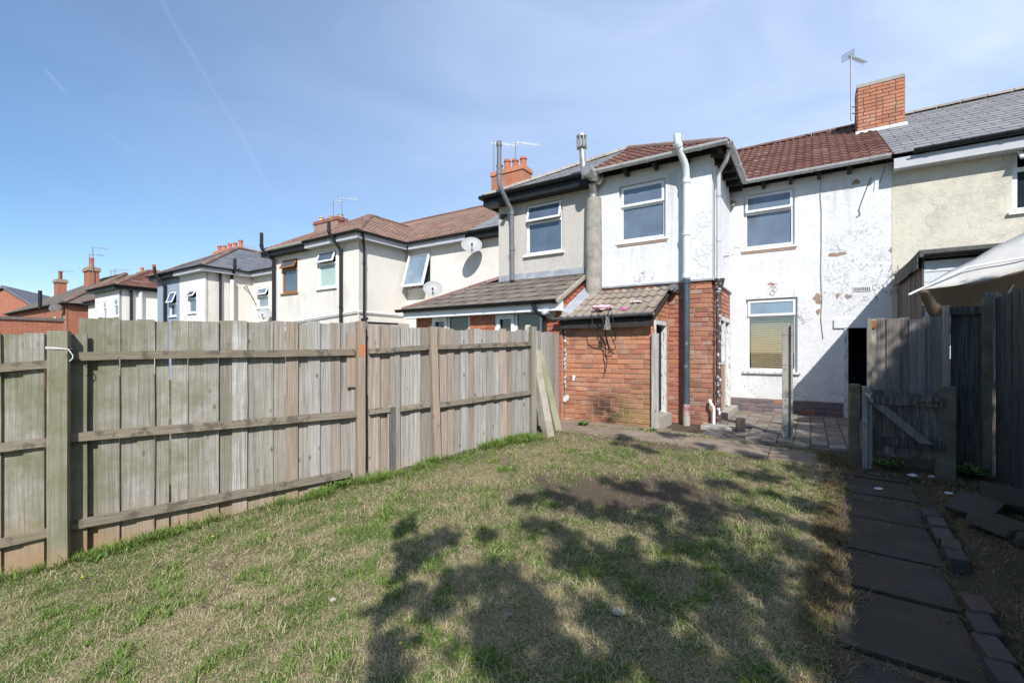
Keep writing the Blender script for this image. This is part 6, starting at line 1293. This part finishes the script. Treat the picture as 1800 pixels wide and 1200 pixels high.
# litter, stones and flowers
for i, (px, py, r_, lab) in enumerate([(1605, 838, .045, 'largest white scrap of litter on the dark path by the low gate'), (1545, 862, .035, 'flattened white scrap on the path slab'), (1668, 870, .03, 'thin white scrap near the foot of the right hand fence'), (1637, 840, .03, 'long pale scrap right of the largest white one')]):
    crumple('litter', G(px, py)+Z*.02, (r_, r_*.7, r_*.6), M['paper'], .5, seed=i+11, lab=lab, cat='litter')
for i, (px, py, r_, lab) in enumerate([(1086, 1079, .03, 'pale chipped stone lying in the shaded part of the lawn'), (896, 1084, .012, 'small round white pebble in the shaded grass'), (782, 1130, .014, 'white pebble in the sunlit grass near the bottom of the view'), (733, 1120, .01, 'tiny white pebble left of the tree shadow'), (585, 1057, .018, 'flat grey pebble in the sunny grass')]):
    crumple('stone', G(px, py)+Z*.014, (r_, r_*.8, r_), M['concpost'], .6, seed=i+31, lab=lab, cat='stone')
fl_ = [(143, 1023, 'left of the first post shadow, nearest the camera'), (372, 950, 'in the grass by the middle of the first fence panel'), (105, 996, 'at the foot of the nearest fence post'), (704, 801, 'between the second and third fence posts'), (858, 817, 'in the open grass near the third post'), (938, 799, 'in the grass nearest the leaning posts'), (885, 1005, 'at the edge of the tree shadow'), (702, 1143, 'in the dappled grass near the bottom of the view')]
for px, py, lab in fl_:
    b = G(px, py); f = thing('yellow_flower', 'small yellow flower '+lab, 'flower', b, 'yellow flowers in the lawn'); sz = .011 if py > 900 else .012
    MB().tube([b, b+Vector((.004, 0, .02)), b+Vector((.006, 0, .038))], .0016, 5).build('stem', M['leaf'], f); q = MB(); c = b+Vector((.006, 0, .04))
    for k in range(9): t = k*2*math.pi/9; d2 = Vector((math.cos(t), math.sin(t), .35)); sd2 = Vector((-math.sin(t), math.cos(t), 0))*sz*.35; q.face([c, c+d2*sz*.6+sd2, c+d2*sz, c+d2*sz*.6-sd2])
    q.build('petals', M['yellowf'], f)
# leafy weeds at the fence foot and the outhouse
def weed(b, r_, n_, lab, h=.1):
    q = MB(); 
    for k in range(n_):
        t = random.uniform(0, 6.28); e_ = random.uniform(.3, 1.2); d2 = Vector((math.cos(t)*math.cos(e_), math.sin(t)*math.cos(e_), math.sin(e_))); st = b+Vector((random.uniform(-.5, .5)*r_, random.uniform(-.5, .5)*r_, 0)); L_ = random.uniform(.5, 1)*h
        sd2 = Vector((-math.sin(t), math.cos(t), 0))*L_*.17; md = st+d2*L_*.55; tp = st+d2*L_-Z*L_*.18; q.face([st, md+sd2, tp, md-sd2])
    tag(q.build('weed', M['leaf']), lab, 'weed', 'leafy weeds around the lawn')
for px, py, r_, n_, lab, h in [(205, 950, .1, 50, 'broad leaved dock like weed at the foot of the first fence panel', .13), (300, 935, .12, 60, 'low leafy weed under the middle of the first fence panel', .09), (175, 985, .1, 40, 'leafy weed right of the nearest post', .1), (560, 868, .12, 60, 'clump of green weeds just left of the brown post', .1), (600, 858, .08, 50, 'tall tuft of weeds touching the brown post', .16), (690, 800, .1, 60, 'weeds between the second and third posts', .1), (815, 790, .1, 60, 'weeds right of the third fence post', .13), (860, 778, .1, 60, 'weeds at the foot of the far fence panel', .1), (925, 765, .12, 60, 'weeds by the feet of the leaning posts', .11), (1024, 748, .08, 60, 'bright green weed growing at the foot of the outhouse', .14), (1125, 756, .06, 30, 'small weed at the outhouse corner', .08), (1148, 758, .06, 30, 'tuft of green at the foot of the leaning plank', .1), (1390, 772, .1, 40, 'weeds round the foot of the slotted post', .07), (1470, 782, .14, 60, 'weeds in the paving in front of the doorway', .07), (1560, 815, .25, 120, 'ragged weeds at the foot of the low gate', .1), (1700, 830, .25, 120, 'dark weeds in the corner by the right hand fence', .14), (1425, 790, .1, 40, 'small green weeds on the path edge', .06)]:
    weed(G(px, py) if py < 1300 else G(px, py), r_, n_, lab, h)

# ------------------------------------------------------------------ aerials and dishes
def aerial(px, ybase, ytop, d, boom, lab, rot=0.75, el=8, ref=False, name='tv_aerial', th=.016, fix=True):
    u, zt = Pd(px, ytop, d); _, zb_ = Pd(px, ybase, d); b = W(u, d, zb_); o = thing(name, lab, 'aerial', b, 'television aerials on the chimneys')
    MB().tube([b, W(u, d, zt)], th, 6).build('mast', M['steel'], o); dr_ = (U*math.cos(rot)+V*math.sin(rot)); sd2 = Vector((-dr_.y, dr_.x, 0)); t0 = W(u, d, zt-.06); q = MB(); q.tube([t0-dr_*.1, t0+dr_*boom+Z*-.05*boom], th*.7, 4)
    for k in range(el): c = t0+dr_*boom*(k+1)/el-Z*.05*boom*(k+1)/el; q.tube([c-sd2*.1-Z*.05, c+sd2*.1+Z*.05], th*.4, 4); q.tube([c-Z*.07, c+Z*.07], th*.4, 4)
    if ref:
        for k in range(4): c = t0-dr_*.1+Z*(k*.05-.07); q.tube([c-sd2*.14, c+sd2*.14], th*.5, 4)
        q.tube([t0-dr_*.1-sd2*.14-Z*.07, t0-dr_*.1-sd2*.14+Z*.08], th*.5, 4); q.tube([t0-dr_*.1+sd2*.14-Z*.07, t0-dr_*.1+sd2*.14+Z*.08], th*.5, 4)
    q.build('antenna', M['metal'], o)
    if fix: q = MB(); q.tube([b+Z*.15, b+Z*.15+U*.12], th, 5); q.tube([b+Z*.3, b+Z*.3+U*.12], th, 5); q.build('bracket', M['steel'], o, kind='stuff')
aerial(1496, 212, 96, 13.1, .45, 'tall aerial beside the large brick chimney on the right', rot=.95, ref=True, el=8)
aerial(868, 333, 249, 13.9, .8, 'left one of the pair of aerials on the four pot chimney', el=10); aerial(906, 320, 248, 13.9, .85, 'right one of the pair of aerials on the four pot chimney', el=10)
aerial(586, 405, 350, 13.9, .4, 'left shorter mast aerial on the pale pot chimney', el=5); aerial(601, 388, 346, 13.9, .75, 'right aerial on the pale pot chimney', el=9)
aerial(425, 452, 430, 14, .7, 'upper aerial behind the row of five orange pots', el=7, th=.02); aerial(437, 455, 436, 14, .8, 'lower aerial just right of the five orange pots', el=7, th=.02)
aerial(318, 480, 463, 14, .9, 'lone aerial left of the blue slate hip', el=6, th=.02); aerial(163, 505, 434, 13.4, 1.2, 'taller aerial on the nearer brick stack of the far block', el=8, th=.03); aerial(157, 470, 446, 13.4, 1.1, 'shorter aerial on the nearer brick stack of the far block', el=6, th=.03)
aerial(104, 500, 475, 13.8, 1.2, 'aerial on the left brick stack of the far block', el=6, th=.03); aerial(195, 490, 475, 14.9, .6, 'small left aerial on the ridge of the far block', el=4, th=.025, fix=False); aerial(202, 487, 472, 14.9, 1.2, 'right aerial on the ridge of the far block', el=7, th=.025, fix=False)
def dish(px, py, d, off, rx, lab, mat, dirv=None, face=None, name='satellite_dish'):
    u, z = Pd(px, py, d-off); c = W(u, d-off, z); o = thing(name, lab, 'satellite dish', W(u, d, z-.3), 'satellite dishes'); f = (face or Vector((.12, -.9, .38))).normalized(); X_ = f.cross(Z).normalized(); Y_ = X_.cross(f)
    q = MB(); rings = 7; n_ = 28; 
    for s_ in (0, 1):
        b0_ = len(q.v)
        for i in range(rings+1):
            rr2 = i/rings
            for k in range(n_): t = 2*math.pi*k/n_; q.v.append(c+X_*rx*rr2*math.cos(t)+Y_*rx*.86*rr2*math.sin(t)+f*(rr2*rr2*rx*.2-s_*.008))
        for i in range(rings):
            for k in range(n_): j = (k+1) % n_; q.f.append((b0_+i*n_+k, b0_+i*n_+j, b0_+(i+1)*n_+j, b0_+(i+1)*n_+k))
    q.build('reflector', mat, o, sm=True); q = MB(); h_ = c-Y_*rx*.82; lp = c+f*rx*.95-Y_*rx*.35; q.tube([h_, lp], .012, 6); q.build('feed_arm', M['steel'], o); q = MB(); q.tube([lp-f*.02, lp-f*.1], [.03, .035], 10); q.build('receiver', M['greypipe'], o, sm=True)
    q = MB(); q.tube([c-f*.01, c-f*.08-Z*.06, W(u, d-.02, z-.12)], .018, 8); q.box(0, 0, 0, 0, 0, 0) if False else None; q.build('mount', M['steel'], o, sm=True)
dish(829, 432, DM, .4, .3, 'grey satellite dish under the eaves casting a shadow on cream wall', M['dish'])
u, _ = Pd(760, 508, 9.0); dish(761, 508, 9.9, .1, .28, 'pale satellite dish just above the extension roof', M['dish'])
dish(465, 553, 10.6, .3, .3, 'grey dish low beside the black soil pipe of the brown window house', M['dish']); dish(99, 541, 9.9, .4, .42, 'dark dish at the corner of the far brick block', M['dishd'])
# security lights / cameras
def lamp(px, py, d, lab, sc=1.0):
    u, z = Pd(px, py, d); c = W(u, d, z); o = thing('security_light', lab, 'security light', c, None); f = Fr(c-Z*z, U, -V)
    MB(f).box(-.03*sc, .03*sc, 0, .05*sc, z, z+.05*sc).build('base', M['black'], o); MB().tube([c-V*.05*sc+Z*.0, c-V*.13*sc-Z*.03*sc], [.035*sc, .06*sc], 12).build('lamp_head', M['black'], o, sm=True); MB().tube([c-V*.05*sc-Z*.05*sc, c-V*.07*sc-Z*.09*sc], [.025*sc, .02*sc], 8).build('sensor', M['upvcy'], o, sm=True)
lamp(889, 381, 8.5, 'black security light beside the grey soil pipe', 1.0); lamp(646, 562, 8.75, 'black security camera at the corner of the cream house just above the fence', 1.3)

# ------------------------------------------------------------------ tree behind the camera that shades the lawn
TRE = thing('tree', 'broad leaved garden tree standing behind the viewpoint, its shadow dappling the lawn', 'tree', Vector((2.2, -3.6, -.6)))
blobs = [(712, 922, 20), (735, 962, 26), (785, 948, 30), (722, 985, 24), (850, 940, 15), (822, 1012, 30), (872, 1005, 28), (690, 1055, 35), (700, 1135, 45), (690, 1190, 34), (745, 1062, 30), (905, 1050, 42), (880, 1100, 45), (930, 1130, 50), (880, 1180, 50), (960, 1185, 55), (925, 878, 22), (968, 866, 22), (1000, 880, 22), (945, 930, 26), (1000, 955, 36), (1045, 975, 36), (1010, 995, 30), (1090, 905, 34), (1150, 915, 34), (1205, 955, 40), (1120, 985, 40), (1090, 1030, 44), (1150, 1060, 50), (1040, 1070, 40), (1100, 1120, 55), (1190, 1140, 60), (1250, 1050, 50), (1300, 1100, 55), (1350, 1170, 55), (1400, 1090, 45), (1425, 1010, 40), (1310, 1000, 40), (1385, 955, 34), (1250, 930, 34), (1330, 905, 34), (1410, 885, 30), (1190, 855, 26), (1265, 850, 26), (1345, 835, 28), (1430, 830, 26), (1130, 790, 18), (1235, 782, 12), (1310, 798, 16), (1400, 800, 24), (1050, 1180, 50), (1270, 1185, 55), (1080, 850, 24), (1040, 905, 20), (1460, 1150, 60), (1220, 890, 25), (1150, 870, 22), (1450, 940, 30), (1370, 1040, 40), (1210, 1020, 40), (1090, 770, 16), (1180, 765, 16)]
lv = []; lf = []; cen = []
def clump(c, R_, nl, s0=.035, s1=.07, sp=.45):
    for _ in range(nl):
        p = c+Vector((random.gauss(0, sp), random.gauss(0, sp), random.gauss(0, sp)))*R_; a_ = Vector((random.uniform(-1, 1), random.uniform(-1, 1), random.uniform(-1, 1))).normalized(); b_ = a_.orthogonal().normalized(); L_ = random.uniform(s0, s1)
        n0 = len(lv); lv.extend([p-a_*L_, p+b_*L_*.5, p+a_*L_, p-b_*L_*.5]); lf.append((n0, n0+1, n0+2, n0+3))
for px, py, r_ in blobs:
    g = G(px, py); D = g.y; h = 4.6+random.uniform(-.9, 1.3); t = h/-SUN_T.z; c = g-SUN_T*t; R_ = r_*D/800*1.15; cen.append((c, R_))
    for _ in range(3): o_ = Vector((random.gauss(0, .5), random.gauss(0, .5), random.gauss(0, .5)))*R_; clump(c+o_, R_*random.uniform(.4, .75), int(20+R_*R_*1150), .03, .06, .5)
    nl = int(16+R_*R_*780)
    for _ in range(nl):
        v = Vector((random.gauss(0, .45), random.gauss(0, .45), random.gauss(0, .45)))*R_; p = c+v; a_ = Vector((random.uniform(-1, 1), random.uniform(-1, 1), random.uniform(-1, 1))).normalized(); b_ = a_.orthogonal().normalized(); L_ = random.uniform(.035, .07)
        n0 = len(lv); lv += [p-a_*L_, p+b_*L_*.5, p+a_*L_, p-b_*L_*.5]; lf.append((n0, n0+1, n0+2, n0+3))
for _ in range(60):
    p0_ = Vector((2.2+random.gauss(0, 1.6), -4.6+random.gauss(0, 1.2), 6.2+random.gauss(0, 1.2)))
    if (p0_+SUN_T*((p0_.z+.2)/-SUN_T.z)).y > 2.0: continue
    cen.append((p0_, .5))
    for _ in range(240):
        p = p0_+Vector((random.gauss(0, .25), random.gauss(0, .25), random.gauss(0, .25))); a_ = Vector((random.uniform(-1, 1), random.uniform(-1, 1), random.uniform(-1, 1))).normalized(); b_ = a_.orthogonal().normalized(); L_ = random.uniform(.04, .07)
        n0 = len(lv); lv += [p-a_*L_, p+b_*L_*.5, p+a_*L_, p-b_*L_*.5]; lf.append((n0, n0+1, n0+2, n0+3))
m = MB(); m.v = lv; m.f = lf; m.build('crown', M['treeleaf'], TRE, kind='stuff')
m = MB(); tb = Vector((2.2, -3.6, -.6)); fk = tb+Vector((0, .1, 3.2)); m.tube([tb, tb+Z*.4, tb+Z*1.6, fk], [.26, .2, .17, .15], 12)
subs = [fk+Vector((x_, y_, z_)) for x_, y_, z_ in ((-1.2, .2, 1.3), (.9, .5, 1.5), (-.3, .9, 1.8), (.1, -.8, 1.6), (-1.9, .6, 1.5))]
for sb in subs: m.tube([fk, (fk+sb)/2+Z*.1, sb], [.09, .05, .025], 8)
for c, R_ in cen:
    sb = min(subs, key=lambda q_: (q_-c).length); m.tube([sb, (sb+c)/2+Vector((0, 0, .12)), c], [.014, .009, .004], 5)
m.build('trunk', M['bark'], TRE, sm=True)

# unseen second tree, added beyond the fence only to shade gates and bank
TR2 = thing('tree', 'unseen tree added beyond the right hand fence to shade the gates and the bank', 'tree', Vector((5.4, -2.4, -.6)))
lv = []; lf = []; cen2 = []
tgt = [(Pd(x, y, 7.5), 7.5) for x, y in ((1690, 570), (1720, 560), (1690, 610), (1720, 620), (1690, 660), (1640, 600), (1625, 640), (1610, 670), (1640, 680), (1655, 640), (1555, 720), (1600, 720), (1640, 730), (1735, 530), (1750, 520))]
tgt += [(Pd(x, y, 6.9), 6.9) for x, y in ((1580, 700), (1620, 700), (1600, 740), (1640, 760), (1660, 700), (1660, 740), (1660, 790), (1570, 770), (1540, 780))]
for (u_, z_), d_ in tgt:
    g = W(u_, d_, z_); t = (6.4+random.uniform(-.8, .8)-z_)/-SUN_T.z; c = g-SUN_T*t; cen2.append(c); clump(c, .26, 330)
for k in range(70):
    c = Vector((5.3+random.gauss(0, .8), -1.6+random.gauss(0, 1.1), 5.0+random.gauss(0, 1.2))); 
    if c.x < 1.25*c.y+1.2 or c.x < 3.8 or c.z-.86*(5.5-c.y) > 1.4: continue
    cen2.append(c); clump(c, .55, 260, sp=.5)
m = MB(); m.v = lv; m.f = lf; m.build('crown', M['treeleaf'], TR2, kind='stuff')
m = MB(); tb = Vector((5.4, -2.4, -.6)); fk = tb+Z*3.0; m.tube([tb, tb+Z*.5, tb+Z*1.7, fk], [.3, .22, .18, .15], 12)
for c in cen2: m.tube([fk, (fk+c)/2+Z*.15, c], [.06, .035, .008], 5)
m.build('trunk', M['bark'], TR2, sm=True)
